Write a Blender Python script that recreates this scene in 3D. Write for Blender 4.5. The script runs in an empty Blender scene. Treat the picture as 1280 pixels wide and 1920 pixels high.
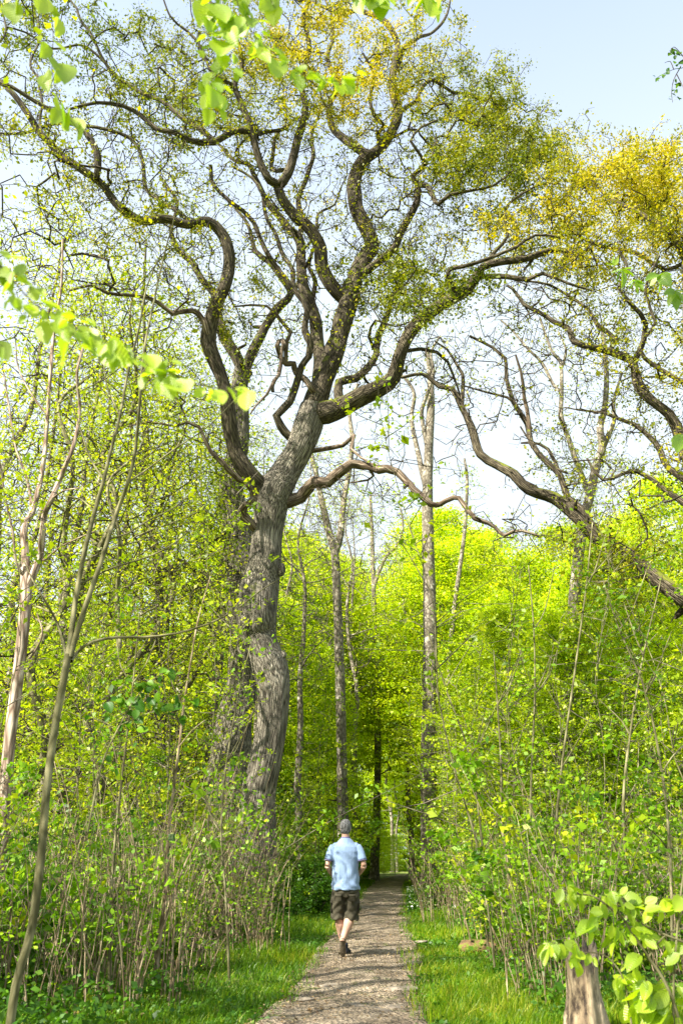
import bpy, math, random
import numpy as np
from mathutils import Vector, Matrix

scene = bpy.context.scene
COL = scene.collection
R = math.radians

# ------------------------------------------------------------------ camera
CAM_H = 1.27
PITCH = math.atan2(655.0, 1493.3)
cam_data = bpy.data.cameras.new('camera')
cam_data.sensor_fit = 'VERTICAL'
cam_data.sensor_height = 36.0
cam_data.sensor_width = 24.0
cam_data.lens = 28.0
cam_data.clip_start = 0.1
cam_data.clip_end = 3000
cam_data.dof.use_dof = True
cam_data.dof.focus_distance = 16.0
cam_data.dof.aperture_fstop = 2.8
cam = bpy.data.objects.new('camera', cam_data)
COL.objects.link(cam)
cam.location = (0, 0, CAM_H)
cam.rotation_euler = (R(90) + PITCH, 0, 0)
scene.camera = cam

# ------------------------------------------------------------------ sky and sun
SUN_EL, SUN_AZ = 43.0, -130.0        # azimuth from +Y clockwise, i.e. from the left and a little behind
world = bpy.data.worlds.new('World')
scene.world = world
world.use_nodes = True
nt = world.node_tree
nt.nodes.clear()
sky = nt.nodes.new('ShaderNodeTexSky')
sky.sky_type = 'NISHITA'
sky.sun_disc = False
sky.sun_elevation = R(SUN_EL)
sky.sun_rotation = R(SUN_AZ)
sky.air_density = 0.8
sky.dust_density = 4.0
sky.ozone_density = 1.5
bg = nt.nodes.new('ShaderNodeBackground')
bg.inputs['Strength'].default_value = 0.15
wo = nt.nodes.new('ShaderNodeOutputWorld')
# thin high haze that whitens towards the horizon
_tc = nt.nodes.new('ShaderNodeTexCoord'); _sx = nt.nodes.new('ShaderNodeSeparateXYZ')
nt.links.new(_tc.outputs['Generated'], _sx.inputs[0])
_mr = nt.nodes.new('ShaderNodeMapRange')
for _k, _v in ((1, 0.60), (2, 0.95), (3, 0.97), (4, 0.14)): _mr.inputs[_k].default_value = _v
nt.links.new(_sx.outputs[2], _mr.inputs[0])
_mx = nt.nodes.new('ShaderNodeMix'); _mx.data_type = 'RGBA'
nt.links.new(_mr.outputs[0], _mx.inputs[0]); nt.links.new(sky.outputs[0], _mx.inputs[6])
_mx.inputs[7].default_value = (1.78, 2.0, 2.16, 1)
nt.links.new(_mx.outputs[2], bg.inputs['Color'])
nt.links.new(bg.outputs[0], wo.inputs['Surface'])

sun_data = bpy.data.lights.new('sun', 'SUN')
sun_data.energy = 4.4
sun_data.angle = R(0.5)
sun_data.color = (1.0, 0.93, 0.80)
sun = bpy.data.objects.new('sun', sun_data)
COL.objects.link(sun)
_sd = Vector((math.sin(R(SUN_AZ)) * math.cos(R(SUN_EL)), math.cos(R(SUN_AZ)) * math.cos(R(SUN_EL)), math.sin(R(SUN_EL))))
sun.rotation_euler = _sd.to_track_quat('Z', 'Y').to_euler()
sun.location = _sd * 60

vs = scene.view_settings
vs.view_transform = 'Standard'
vs.look = 'None'
vs.gamma = 1.0
vs.use_curve_mapping = False
vs.exposure = 1.95
scene.cycles.max_bounces = 8
scene.cycles.diffuse_bounces = 6
scene.cycles.glossy_bounces = 2
scene.cycles.transmission_bounces = 6
scene.cycles.transparent_max_bounces = 4
scene.cycles.use_denoising = True
scene.cycles.sample_clamp_indirect = 6.0

# ------------------------------------------------------------------ pixel <-> place helpers (to lay the survey out)
CP, SP, FF = math.cos(PITCH), math.sin(PITCH), 1493.3
def P(px, py, Y):
    v = 960.0 - py
    F = FF * CP - v * SP
    return np.array([(px - 640.0) * Y / F, Y, CAM_H + (v * CP + FF * SP) / F * Y])
def G(px, py, z=0.0):
    v = 960.0 - py
    F = FF * CP - v * SP
    Y = (z - CAM_H) * F / (v * CP + FF * SP)
    return np.array([(px - 640.0) * Y / F, Y, z])
def PXM(p):                          # pixels per metre at a point
    D = p[1] * CP + (p[2] - CAM_H) * SP
    return FF / max(D, 0.1)
def PROJ(p):
    p = np.asarray(p, float)
    z = p[..., 2] - CAM_H
    D = p[..., 1] * CP + z * SP
    v = (z * CP - p[..., 1] * SP) / D * FF
    return 640 + p[..., 0] / D * FF, 960 - v

def path_x(Y):                       # centre line of the track
    return -0.45 + 0.06 * Y + (0.0012 * (Y - 45) ** 2 if Y > 45 else 0)

# ------------------------------------------------------------------ material helpers
def new_mat(name):
    m = bpy.data.materials.new(name)
    m.use_nodes = True
    n = m.node_tree.nodes
    n.clear()
    out = n.new('ShaderNodeOutputMaterial')
    return m, m.node_tree, out
def node(t, kind, **kw):
    n = t.nodes.new(kind)
    for k, v in kw.items():
        if k.startswith('in_'):
            key = k[3:]
            key = int(key) if key.isdigit() else key
            n.inputs[key].default_value = v
        else:
            setattr(n, k, v)
    return n
def ramp(t, stops, fac=None, interp='LINEAR'):
    r = t.nodes.new('ShaderNodeValToRGB')
    r.color_ramp.interpolation = interp
    el = r.color_ramp.elements
    while len(el) < len(stops):
        el.new(0.5)
    for e, (p, c) in zip(el, stops):
        e.position = p
        e.color = (c[0], c[1], c[2], 1)
    if fac is not None:
        t.links.new(fac, r.inputs['Fac'])
    return r

def leaf_mat(name, stops, trans=0.5, tcol=(1.15, 1.2, 0.5), gloss=0.02, rough=0.45, vary=0.25, ribs=False):
    m, t, out = new_mat(name)
    at = node(t, 'ShaderNodeAttribute', attribute_name='mix')
    rp = ramp(t, stops, at.outputs['Fac'])
    oi = node(t, 'ShaderNodeObjectInfo')
    hs = node(t, 'ShaderNodeHueSaturation')
    mr = node(t, 'ShaderNodeMapRange', in_3=1 - vary, in_4=1 + vary)
    t.links.new(oi.outputs['Random'], mr.inputs[0])
    t.links.new(mr.outputs[0], hs.inputs['Value'])
    t.links.new(rp.outputs[0], hs.inputs['Color'])
    col = hs.outputs[0]
    d = node(t, 'ShaderNodeBsdfDiffuse')
    t.links.new(col, d.inputs['Color'])
    tm = node(t, 'ShaderNodeMix', data_type='RGBA', blend_type='MULTIPLY')
    tm.inputs[0].default_value = 1.0
    t.links.new(col, tm.inputs[6])
    tm.inputs[7].default_value = (*tcol, 1)
    tr = node(t, 'ShaderNodeBsdfTranslucent')
    t.links.new(tm.outputs[2], tr.inputs['Color'])
    mx = node(t, 'ShaderNodeMixShader')
    mx.inputs[0].default_value = trans
    t.links.new(d.outputs[0], mx.inputs[1])
    t.links.new(tr.outputs[0], mx.inputs[2])
    gl = node(t, 'ShaderNodeBsdfGlossy')
    gl.inputs['Roughness'].default_value = rough
    m2 = node(t, 'ShaderNodeMixShader')
    m2.inputs[0].default_value = gloss
    t.links.new(mx.outputs[0], m2.inputs[1])
    t.links.new(gl.outputs[0], m2.inputs[2])
    t.links.new(m2.outputs[0], out.inputs['Surface'])
    if ribs:
        ra = node(t, 'ShaderNodeAttribute', attribute_name='bk')
        sx = node(t, 'ShaderNodeSeparateXYZ')
        t.links.new(ra.outputs['Vector'], sx.inputs[0])
        ab = node(t, 'ShaderNodeMath', operation='ABSOLUTE')
        t.links.new(sx.outputs[0], ab.inputs[0])
        ml = node(t, 'ShaderNodeMath', operation='MULTIPLY_ADD', in_1=-0.55)
        t.links.new(ab.outputs[0], ml.inputs[0]); t.links.new(sx.outputs[1], ml.inputs[2])
        m3 = node(t, 'ShaderNodeMath', operation='MULTIPLY', in_1=62.0)
        t.links.new(ml.outputs[0], m3.inputs[0])
        sn = node(t, 'ShaderNodeMath', operation='SINE')
        t.links.new(m3.outputs[0], sn.inputs[0])
        bp = node(t, 'ShaderNodeBump', in_Strength=0.35, in_Distance=0.0025)
        t.links.new(sn.outputs[0], bp.inputs['Height'])
        t.links.new(bp.outputs[0], d.inputs['Normal'])
        t.links.new(bp.outputs[0], tr.inputs['Normal'])
        t.links.new(bp.outputs[0], gl.inputs['Normal'])
    return m

def bark_mat(name, dark, light, ridge=9.0, along=1.2, bump=0.05, moss=0.0, patch=None, patch_scale=2.5, patch_at=0.55):
    m, t, out = new_mat(name)
    at = node(t, 'ShaderNodeAttribute', attribute_name='bk')
    mp = node(t, 'ShaderNodeMapping')
    mp.inputs['Scale'].default_value = (ridge, ridge, along)
    t.links.new(at.outputs['Vector'], mp.inputs['Vector'])
    wn = node(t, 'ShaderNodeTexNoise', in_Scale=1.0, in_Detail=5.0, in_Roughness=0.6, in_Distortion=0.6)
    t.links.new(mp.outputs[0], wn.inputs['Vector'])
    vo = node(t, 'ShaderNodeTexVoronoi', feature='DISTANCE_TO_EDGE', in_Scale=1.35)
    t.links.new(mp.outputs[0], vo.inputs['Vector'])
    vm = node(t, 'ShaderNodeMapRange', in_1=0.0, in_2=0.35)
    t.links.new(vo.outputs['Distance'], vm.inputs[0])
    mu = node(t, 'ShaderNodeMath', operation='MULTIPLY')
    t.links.new(vm.outputs[0], mu.inputs[0])
    t.links.new(wn.outputs['Fac'], mu.inputs[1])
    rp = ramp(t, [(0.05, dark), (0.55, light)], mu.outputs[0])
    col = rp.outputs[0]
    tc = node(t, 'ShaderNodeNewGeometry')
    big = node(t, 'ShaderNodeTexNoise', in_Scale=1.3, in_Detail=4.0)
    t.links.new(tc.outputs['Position'], big.inputs['Vector'])
    bmul = node(t, 'ShaderNodeMapRange', in_1=0.3, in_2=0.7, in_3=0.7, in_4=1.25)
    t.links.new(big.outputs['Fac'], bmul.inputs[0])
    mv = node(t, 'ShaderNodeMix', data_type='RGBA', blend_type='MULTIPLY')
    mv.inputs[0].default_value = 1.0
    t.links.new(col, mv.inputs[6]); t.links.new(bmul.outputs[0], mv.inputs[7])
    col = mv.outputs[2]
    if patch is not None:
        pn = node(t, 'ShaderNodeTexNoise', in_Scale=patch_scale, in_Detail=6.0, in_Roughness=0.7)
        t.links.new(tc.outputs['Position'], pn.inputs['Vector'])
        pr = node(t, 'ShaderNodeMapRange', in_1=patch_at, in_2=patch_at + 0.08)
        t.links.new(pn.outputs['Fac'], pr.inputs[0])
        pm = node(t, 'ShaderNodeMix', data_type='RGBA')
        t.links.new(pr.outputs[0], pm.inputs[0])
        t.links.new(col, pm.inputs[6])
        pm.inputs[7].default_value = (*patch, 1)
        col = pm.outputs[2]
    if moss > 0:
        sx = node(t, 'ShaderNodeSeparateXYZ')
        t.links.new(tc.outputs['Normal'], sx.inputs[0])
        mn = node(t, 'ShaderNodeTexNoise', in_Scale=3.0, in_Detail=5.0)
        t.links.new(tc.outputs['Position'], mn.inputs['Vector'])
        ad = node(t, 'ShaderNodeMath', operation='MULTIPLY_ADD', in_1=0.45)
        t.links.new(sx.outputs[2], ad.inputs[0]); t.links.new(mn.outputs['Fac'], ad.inputs[2])
        mr = node(t, 'ShaderNodeMapRange', in_1=0.78 - moss * 0.3, in_2=0.9 - moss * 0.3)
        t.links.new(ad.outputs[0], mr.inputs[0])
        mm = node(t, 'ShaderNodeMix', data_type='RGBA')
        t.links.new(mr.outputs[0], mm.inputs[0])
        t.links.new(col, mm.inputs[6])
        mm.inputs[7].default_value = (0.13, 0.15, 0.02, 1)
        col = mm.outputs[2]
    b = node(t, 'ShaderNodeBsdfPrincipled', in_Roughness=0.9)
    b.inputs['Specular IOR Level'].default_value = 0.15
    t.links.new(col, b.inputs['Base Color'])
    if bump:
        bp = node(t, 'ShaderNodeBump', in_Strength=1.0, in_Distance=bump)
        t.links.new(mu.outputs[0], bp.inputs['Height'])
        t.links.new(bp.outputs[0], b.inputs['Normal'])
    t.links.new(b.outputs[0], out.inputs['Surface'])
    return m

def noise_mat(name, stops, scale=4.0, detail=6.0, rough=0.9, bump=0.0, bscale=None, spec=0.2, coord='Object', stretch=(1, 1, 1), dist=0.0):
    m, t, out = new_mat(name)
    tc = node(t, 'ShaderNodeTexCoord')
    mp = node(t, 'ShaderNodeMapping')
    mp.inputs['Scale'].default_value = stretch
    t.links.new(tc.outputs[coord], mp.inputs['Vector'])
    n = node(t, 'ShaderNodeTexNoise', in_Scale=scale, in_Detail=detail, in_Roughness=0.62, in_Distortion=dist)
    t.links.new(mp.outputs[0], n.inputs['Vector'])
    rp = ramp(t, stops, n.outputs['Fac'])
    b = node(t, 'ShaderNodeBsdfPrincipled', in_Roughness=rough)
    b.inputs['Specular IOR Level'].default_value = spec
    t.links.new(rp.outputs[0], b.inputs['Base Color'])
    if bump:
        n2 = node(t, 'ShaderNodeTexNoise', in_Scale=bscale or scale * 3, in_Detail=5.0)
        t.links.new(mp.outputs[0], n2.inputs['Vector'])
        bp = node(t, 'ShaderNodeBump', in_Strength=1.0, in_Distance=bump)
        t.links.new(n2.outputs['Fac'], bp.inputs['Height'])
        t.links.new(bp.outputs[0], b.inputs['Normal'])
    t.links.new(b.outputs[0], out.inputs['Surface'])
    return m

M = {}
M['oak_bark'] = bark_mat('oak_bark', (0.04, 0.034, 0.026), (0.52, 0.475, 0.375), ridge=36, along=.9, bump=0.04, moss=0.06)
M['oak_limb'] = bark_mat('oak_limb_bark', (0.03, 0.024, 0.017), (0.20, 0.17, 0.11), ridge=26, along=1.8, bump=0.03, moss=0.36)
M['dead_wood'] = bark_mat('dead_wood', (0.06, 0.042, 0.028), (0.31, 0.25, 0.185), ridge=16, along=1.2, bump=0.015)
M['beech_bark'] = bark_mat('beech_bark', (0.11, 0.095, 0.07), (0.30, 0.27, 0.21), ridge=5, along=2.5, bump=0.01, patch=(0.50, 0.47, 0.38), patch_scale=2.2, patch_at=0.57)
M['pale_bark'] = bark_mat('pale_bark', (0.16, 0.11, 0.08), (0.60, 0.49, 0.40), ridge=10, along=1.5, bump=0.012)
M['sapling_bark'] = bark_mat('sapling_bark', (0.09, 0.085, 0.04), (0.27, 0.25, 0.14), ridge=8, along=3, bump=0.004)
M['twig'] = bark_mat('twig_bark', (0.022, 0.017, 0.012), (0.11, 0.09, 0.06), ridge=10, along=3, bump=0)
M['grey_twig'] = bark_mat('grey_twig_bark', (0.08, 0.07, 0.05), (0.24, 0.21, 0.15), ridge=10, along=3, bump=0)
M['cane'] = bark_mat('cane', (0.16, 0.12, 0.065), (0.52, 0.42, 0.28), ridge=10, along=3, bump=0)
GOLD = (0.62, 0.47, 0.01)
M['oak_leaf'] = leaf_mat('oak_leaf', [(0.0, (0.07, 0.11, 0.006)), (0.45, (0.24, 0.26, 0.008)), (1.0, GOLD)], trans=0.42, vary=0.05)
M['beech_leaf'] = leaf_mat('beech_leaf', [(0.0, (0.17, 0.31, 0.004)), (0.55, (0.38, 0.51, 0.006)), (1.0, (0.62, 0.66, 0.02))], trans=0.55, tcol=(1.3, 1.3, 0.5), vary=0.12)
M['thin_leaf'] = leaf_mat('thin_leaf', [(0.0, (0.15, 0.26, 0.006)), (0.6, (0.37, 0.46, 0.008)), (1.0, (0.60, 0.58, 0.02))], trans=0.52, vary=0.15)
M['shrub_leaf'] = leaf_mat('shrub_leaf', [(0.0, (0.035, 0.11, 0.006)), (0.6, (0.18, 0.34, 0.008)), (1.0, (0.38, 0.44, 0.012))], trans=0.42, vary=0.3)
M['fresh_leaf'] = leaf_mat('fresh_leaf', [(0.0, (0.20, 0.36, 0.008)), (1.0, (0.52, 0.66, 0.02))], trans=0.6, gloss=0.06, vary=0.1, ribs=True)
M['grass'] = leaf_mat('grass_blade', [(0.0, (0.035, 0.11, 0.004)), (0.55, (0.13, 0.26, 0.005)), (0.85, (0.27, 0.37, 0.008)), (1.0, (0.42, 0.42, 0.05))], trans=0.45, vary=0.0)
M['herb'] = leaf_mat('herb_leaf', [(0.0, (0.03, 0.10, 0.01)), (0.7, (0.12, 0.27, 0.02)), (0.93, (0.25, 0.36, 0.03)), (1.0, (0.8, 0.8, 0.75))], trans=0.4, vary=0.0)

# ------------------------------------------------------------------ mesh helpers
def mesh_from(name, V, faces4=None, faces3=None, attrs=None, smooth=False):
    me = bpy.data.meshes.new(name)
    V = np.ascontiguousarray(V, dtype=np.float32)
    loops, starts, n = [], [], 0
    if faces4 is not None and len(faces4):
        f = np.asarray(faces4, dtype=np.int32)
        loops.append(f.ravel()); starts.append(np.arange(len(f), dtype=np.int32) * 4); n += f.size
    if faces3 is not None and len(faces3):
        f = np.asarray(faces3, dtype=np.int32)
        loops.append(f.ravel()); starts.append(np.arange(len(f), dtype=np.int32) * 3 + n)
    lp, st = np.concatenate(loops), np.concatenate(starts)
    me.vertices.add(len(V)); me.vertices.foreach_set('co', V.ravel())
    me.loops.add(len(lp)); me.loops.foreach_set('vertex_index', lp)
    me.polygons.add(len(st)); me.polygons.foreach_set('loop_start', st)
    if smooth:
        me.polygons.foreach_set('use_smooth', np.ones(len(st), dtype=bool))
    for k, a in (attrs or {}).items():
        a = np.ascontiguousarray(a, dtype=np.float32)
        if a.ndim == 1:
            me.attributes.new(k, 'FLOAT', 'POINT').data.foreach_set('value', a)
        else:
            me.attributes.new(k, 'FLOAT_VECTOR', 'POINT').data.foreach_set('vector', a.ravel())
    me.update(calc_edges=True)
    me.validate()
    return me

def link(name, me, mat=None, parent=None):
    o = bpy.data.objects.new(name, me)
    if mat is not None:
        me.materials.clear(); me.materials.append(mat)
    COL.objects.link(o)
    if parent is not None:
        o.parent = parent
    return o
def tag(o, label=None, cat=None, group=None, kind=None):
    if label: o['label'] = label
    if cat: o['category'] = cat
    if group: o['group'] = group
    if kind: o['kind'] = kind
    return o
def thing(name, loc, label, cat, group=None, rz=0.0):
    e = bpy.data.objects.new(name, None)
    e.empty_display_size = 0.2
    COL.objects.link(e)
    e.location = loc; e.rotation_euler = (0, 0, rz)
    return tag(e, label, cat, group)
CHILDREN = {}
def part(name, me, mat, root, label=None, kind=None, world=True):
    """me is in world coordinates when world=True; it is moved under the thing's base."""
    if world:
        off = np.array(root.location, dtype=np.float32)
        n = len(me.vertices); a = np.empty(n * 3, dtype=np.float32)
        me.vertices.foreach_get('co', a)
        me.vertices.foreach_set('co', (a.reshape(-1, 3) - off).ravel()); me.update()
    o = link(name, me, mat, root)
    if label: o['label'] = label
    if kind: o['kind'] = kind
    CHILDREN.setdefault(root.name, []).append(o)
    return o
def dup(root, loc, rz=0.0, sc=(1, 1, 1), label=None, tilt=(0, 0)):
    c = root.copy(); COL.objects.link(c)
    c.location = loc; c.rotation_euler = (tilt[0], tilt[1], rz); c.scale = sc
    if label: c['label'] = label
    for ch in CHILDREN.get(root.name, []):
        k = ch.copy(); COL.objects.link(k); k.parent = c
    return c

def norm(a):
    return a / np.maximum(np.linalg.norm(a, axis=-1, keepdims=True), 1e-9)
def catmull(pts, step):
    pts = np.asarray(pts, float)
    if len(pts) < 2: return pts
    p = np.vstack([2 * pts[0] - pts[1], pts, 2 * pts[-1] - pts[-2]])
    out = []
    for i in range(1, len(p) - 2):
        L = np.linalg.norm(p[i + 1, :3] - p[i, :3])
        n = max(1, int(round(L / step)))
        for k in range(n):
            t = k / n
            out.append(0.5 * ((2 * p[i]) + (-p[i - 1] + p[i + 1]) * t + (2 * p[i - 1] - 5 * p[i] + 4 * p[i + 1] - p[i + 2]) * t * t + (-p[i - 1] + 3 * p[i] - 3 * p[i + 1] + p[i + 2]) * t ** 3))
    out.append(p[-2])
    return np.array(out)

class Tubes:
    def __init__(s): s.V = []; s.F = []; s.B = []; s.n = 0
    def add(s, pts, rad, sides=5, lumps=0.0, rng=None, flare=None):
        pts = np.asarray(pts, float); rad = np.asarray(rad, float); N = len(pts)
        if N < 2: return
        T = norm(np.gradient(pts, axis=0))
        if sides >= 7:
            nv = np.zeros((N, 3)); a = np.array([1.0, 0, 0]) if abs(T[0, 0]) < 0.8 else np.array([0, 1.0, 0])
            a = a - T[0] * a.dot(T[0]); nv[0] = a / np.linalg.norm(a)
            for i in range(1, N):
                a = nv[i - 1] - T[i] * nv[i - 1].dot(T[i]); nv[i] = a / max(np.linalg.norm(a), 1e-9)
        else:
            m = T.mean(axis=0); ref = np.zeros(3); ref[np.argmin(np.abs(m))] = 1.0
            nv = norm(np.cross(T, ref))
        bv = np.cross(T, nv)
        th = np.arange(sides) * 2 * math.pi / sides
        c, q = np.cos(th), np.sin(th)
        L = np.concatenate([[0], np.cumsum(np.linalg.norm(np.diff(pts, axis=0), axis=1))])
        rr = np.repeat(rad[:, None], sides, 1)
        if lumps > 0:
            ph = rng.uniform(0, 6.28, 12)
            A = th[None, :]; Z = L[:, None]; r0 = rad.max()
            w = (np.sin(A * 2 + Z * 0.9 / 1 + ph[0]) * 0.5 + np.sin(A * 3 - Z * 1.7 + ph[1]) * 0.35 + np.sin(A * 5 + Z * 2.3 + ph[2]) * 0.2
                 + np.sin(A + Z * 3.1 + ph[3]) * 0.3 + np.sin(A * 9 + 2 * np.sin(Z * 2.2 + ph[4]) + ph[5]) * 0.16)
            rr = rr * (1 + lumps * w)
        if flare is not None:
            rr = rr * (1 + flare * np.exp(-L / 0.55)[:, None] * (1 + 0.5 * np.sin(th * 5)[None, :]))
        ring = pts[:, None, :] + rr[..., None] * (nv[:, None, :] * c[None, :, None] + bv[:, None, :] * q[None, :, None])
        bk = np.stack([np.repeat((c * 1.0)[None], N, 0) * rad[:, None], np.repeat(q[None], N, 0) * rad[:, None], np.repeat(L[:, None], sides, 1)], -1)
        s.V.append(ring.reshape(-1, 3)); s.B.append(bk.reshape(-1, 3) + (pts[0] * 3.7) % 7)
        i = np.arange(N - 1)[:, None] * sides + np.arange(sides)[None, :]
        j = np.arange(N - 1)[:, None] * sides + (np.arange(sides)[None, :] + 1) % sides
        s.F.append(np.stack([i, j, j + sides, i + sides], -1).reshape(-1, 4) + s.n)
        s.n += N * sides
    def mesh(s, name, smooth=True):
        if not s.V: return None
        return mesh_from(name, np.vstack(s.V), np.vstack(s.F), attrs={'bk': np.vstack(s.B)}, smooth=smooth)

def leaves_mesh(name, C, size, rng, up=0.0, mix=None, aspect=0.62, droop=0.0):
    """a small folded diamond per leaf; up=1 keeps them level, 0 turns them any way"""
    n = len(C)
    d = norm(rng.normal(size=(n, 3)) * np.array([1, 1, 1 - 0.8 * up]) + np.array([0, 0, -droop]))
    nn = rng.normal(size=(n, 3)) * (1 - 0.75 * up) + np.array([0, 0, 1.2 * up])
    nn = norm(nn - d * (nn * d).sum(1, keepdims=True))
    sd = np.cross(d, nn)
    size = np.broadcast_to(np.asarray(size, float), (n,)) * (0.5 + rng.gamma(3.0, .17, n))
    s = size[:, None]
    base = C - d * s * 0.5
    tip = C + d * s * 0.5
    w = s * aspect * 0.5
    l = C - d * s * 0.05 + sd * w + nn * s * 0.10
    r = C - d * s * 0.05 - sd * w + nn * s * 0.10
    V = np.stack([base, l, tip, r], 1).reshape(-1, 3)
    F = np.arange(n * 4).reshape(-1, 4)
    if mix is None: mix = rng.uniform(0, 1, n)
    mix = np.clip(mix + rng.normal(0, 0.12, n), 0, 1)
    return mesh_from(name, V, F, attrs={'mix': np.repeat(mix, 4)})

class Skel:
    """tree skeleton: surveyed limbs first, then branches grown towards leaf clusters"""
    def __init__(s, Y, seed):
        s.Y = Y; s.rng = np.random.default_rng(seed)
        s.pos = np.zeros((0, 3)); s.par = []; s.rad = []
        s.limbs = []; s.g0 = 0.0
    def _append(s, pts, rads, parent):
        i0 = len(s.par)
        s.pos = np.vstack([s.pos, pts])
        s.par += [parent] + list(range(i0, i0 + len(pts) - 1))
        s.rad += list(rads)
    def limb(s, pts, w0, w1, dend=0.0, d0=None, name='branch', step=0.35, gnarl=0.0, widths=None, label=None, mat=None):
        if d0 is None:
            if len(s.par):
                x, y = PROJ(s.pos); k = int(np.argmin((x - pts[0][0]) ** 2 + (y - pts[0][1]) ** 2)); d0 = s.pos[k, 1] - s.Y; parent = k
            else: d0 = 0.0; parent = -1
        else:
            parent = -1
            if len(s.par):
                x, y = PROJ(s.pos); parent = int(np.argmin((x - pts[0][0]) ** 2 + (y - pts[0][1]) ** 2))
        n = len(pts); out = []
        if parent >= 0:
            q0 = P(pts[0][0], pts[0][1], s.Y + d0); pp = s.pos[parent]
            if .05 < np.linalg.norm(q0 - pp) < 1.3: out.append([*(pp * .8 + q0 * .2), (widths[0] if widths else w0) * .5 / PXM(q0)])
        for i, p in enumerate(pts):
            f = i / max(1, n - 1)
            Yd = s.Y + d0 + dend * f + (0 if i == 0 else s.rng.normal(0, 0.06))
            q = P(p[0], p[1], Yd)
            w = widths[i] if widths else w0 + (w1 - w0) * f
            out.append([*q, w / 2 / PXM(q)])
        c = catmull(out, step)
        pos, rad = c[:, :3].copy(), np.maximum(c[:, 3], 0.004)
        if s.g0 and name != 'trunk' and len(pos) > 6:
            kn = np.arange(0, len(pos), 3); jj = s.rng.normal(0, 1, (len(kn), 3)); jj[0] = 0; jj[-1] = 0
            jit = np.stack([np.interp(np.arange(len(pos)), kn, jj[:, q]) for q in range(3)], 1)
            pos += jit * (s.g0 * .018 + s.g0 * np.clip(.10 - rad, 0, .06) * .9)[:, None]
            rad = rad * (1 + np.interp(np.arange(len(pos)), kn, s.rng.normal(0, .06, len(kn))))
        if gnarl:
            k = s.rng.normal(0, 1, pos.shape); k = (k + np.roll(k, 1, 0)) / 2
            k[0] = 0; k[-1] = 0
            pos += k * gnarl * rad[:, None]
        s.limbs.append((name, pos, rad, label, mat))
        s._append(pos, rad, parent)
        s.n_traced = len(s.par)
    def raw(s, pos, rad, name='trunk', parent=-1):
        s.limbs.append((name, np.asarray(pos, float), np.asarray(rad, float), None, None))
        s._append(np.asarray(pos, float), rad, parent)
        s.n_traced = len(s.par)
    def grow(s, targets, step=0.4, wig=0.16, skip=0.0):
        cap = len(targets) * 14 + len(s.par) + 1000
        buf = np.zeros((cap, 3)); n = len(s.par); buf[:n] = s.pos
        # nearest to the skeleton first
        sk = s.pos[::2]
        d = np.array([((sk - t) ** 2).sum(1).min() for t in targets])
        s.tips = []
        zz = np.array([1, 1, 1.0])
        for ti in np.argsort(d):
            t = targets[ti]
            dd = ((buf[:n] - t) ** 2).sum(1)
            k = int(np.argmin(dd)); L = math.sqrt(dd[k])
            m = max(2, int(L / step))
            if n + m >= cap: break
            f = np.linspace(0, 1, m + 1)[1:, None]
            a = buf[k]
            sway = s.rng.normal(0, 1, 3) * L * 0.16; sway[2] = abs(sway[2]) * -0.3 + L * 0.05
            line = a + (t - a) * f + np.sin(f * math.pi) * sway
            line[:-1] += s.rng.normal(0, wig * min(step, L / m), (m - 1, 3)) * 1.0
            buf[n:n + m] = line
            s.par += [k] + list(range(n, n + m - 1)); s.rad += [np.nan] * m
            n += m; s.tips.append(n - 1)
        s.pos = buf[:n].copy()
    def tubes(s, r_tip=0.007, power=0.47, min_sides=4, r_max=0.12):
        n = len(s.par); cnt = np.zeros(n); best = np.full(n, -1); bestc = np.zeros(n)
        haschild = np.zeros(n, bool)
        for i in range(n):
            if s.par[i] >= 0: haschild[s.par[i]] = True
        cnt[~haschild] = 1
        for i in range(n - 1, -1, -1):
            p = s.par[i]
            if p >= 0:
                cnt[p] += cnt[i]
                if i >= s.n_traced and cnt[i] > bestc[p]: bestc[p] = cnt[i]; best[p] = i
        rad = np.array(s.rad, float)
        g = np.isnan(rad)
        rad[g] = np.minimum(r_tip * cnt[g] ** power, r_max)
        for i in range(s.n_traced, n):
            p = s.par[i]
            if p >= 0: rad[i] = min(rad[i], rad[p] * (0.75 if p < s.n_traced else 1.0))
        tb = Tubes()
        for i in range(s.n_traced, n):
            p = s.par[i]
            if p >= s.n_traced and best[p] == i: continue
            ch = [p, i] if p >= 0 else [i]; k = i
            while best[k] >= 0: k = best[k]; ch.append(k)
            if len(ch) < 2: continue
            rr = rad[ch].copy()
            if p >= 0: rr[0] = rr[1]
            tb.add(s.pos[ch], rr, 5 if rr[0] > 0.03 else min_sides)
        s.radii = rad
        return tb
    def build(s, root, limb_mat, trunk_mat, twig_mat, leaf_mat_, leaf_pts, leaf_size, leaf_mix, up=0.0, sides=12, r_tip=0.007, twiglets=2, flare=0.35, lumps=0.05, trunk_name='trunk', power=0.47, crown_name='crown'):
        rng = s.rng
        for (nm, pos, rad, lab, mt) in s.limbs:
            t = Tubes(); tr = nm == trunk_name
            ns = 28 if (tr and rad.max() > 0.2) else (14 if rad.max() > 0.08 else 8)
            if sides < 12: ns = min(ns, sides)
            t.add(pos, rad, ns, lumps=(lumps if tr else lumps * 2.2) if rad.max() > 0.05 else 0, rng=rng, flare=flare if tr else None)
            part(nm, t.mesh(nm), mt or (trunk_mat if tr else limb_mat), root, label=lab)
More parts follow.
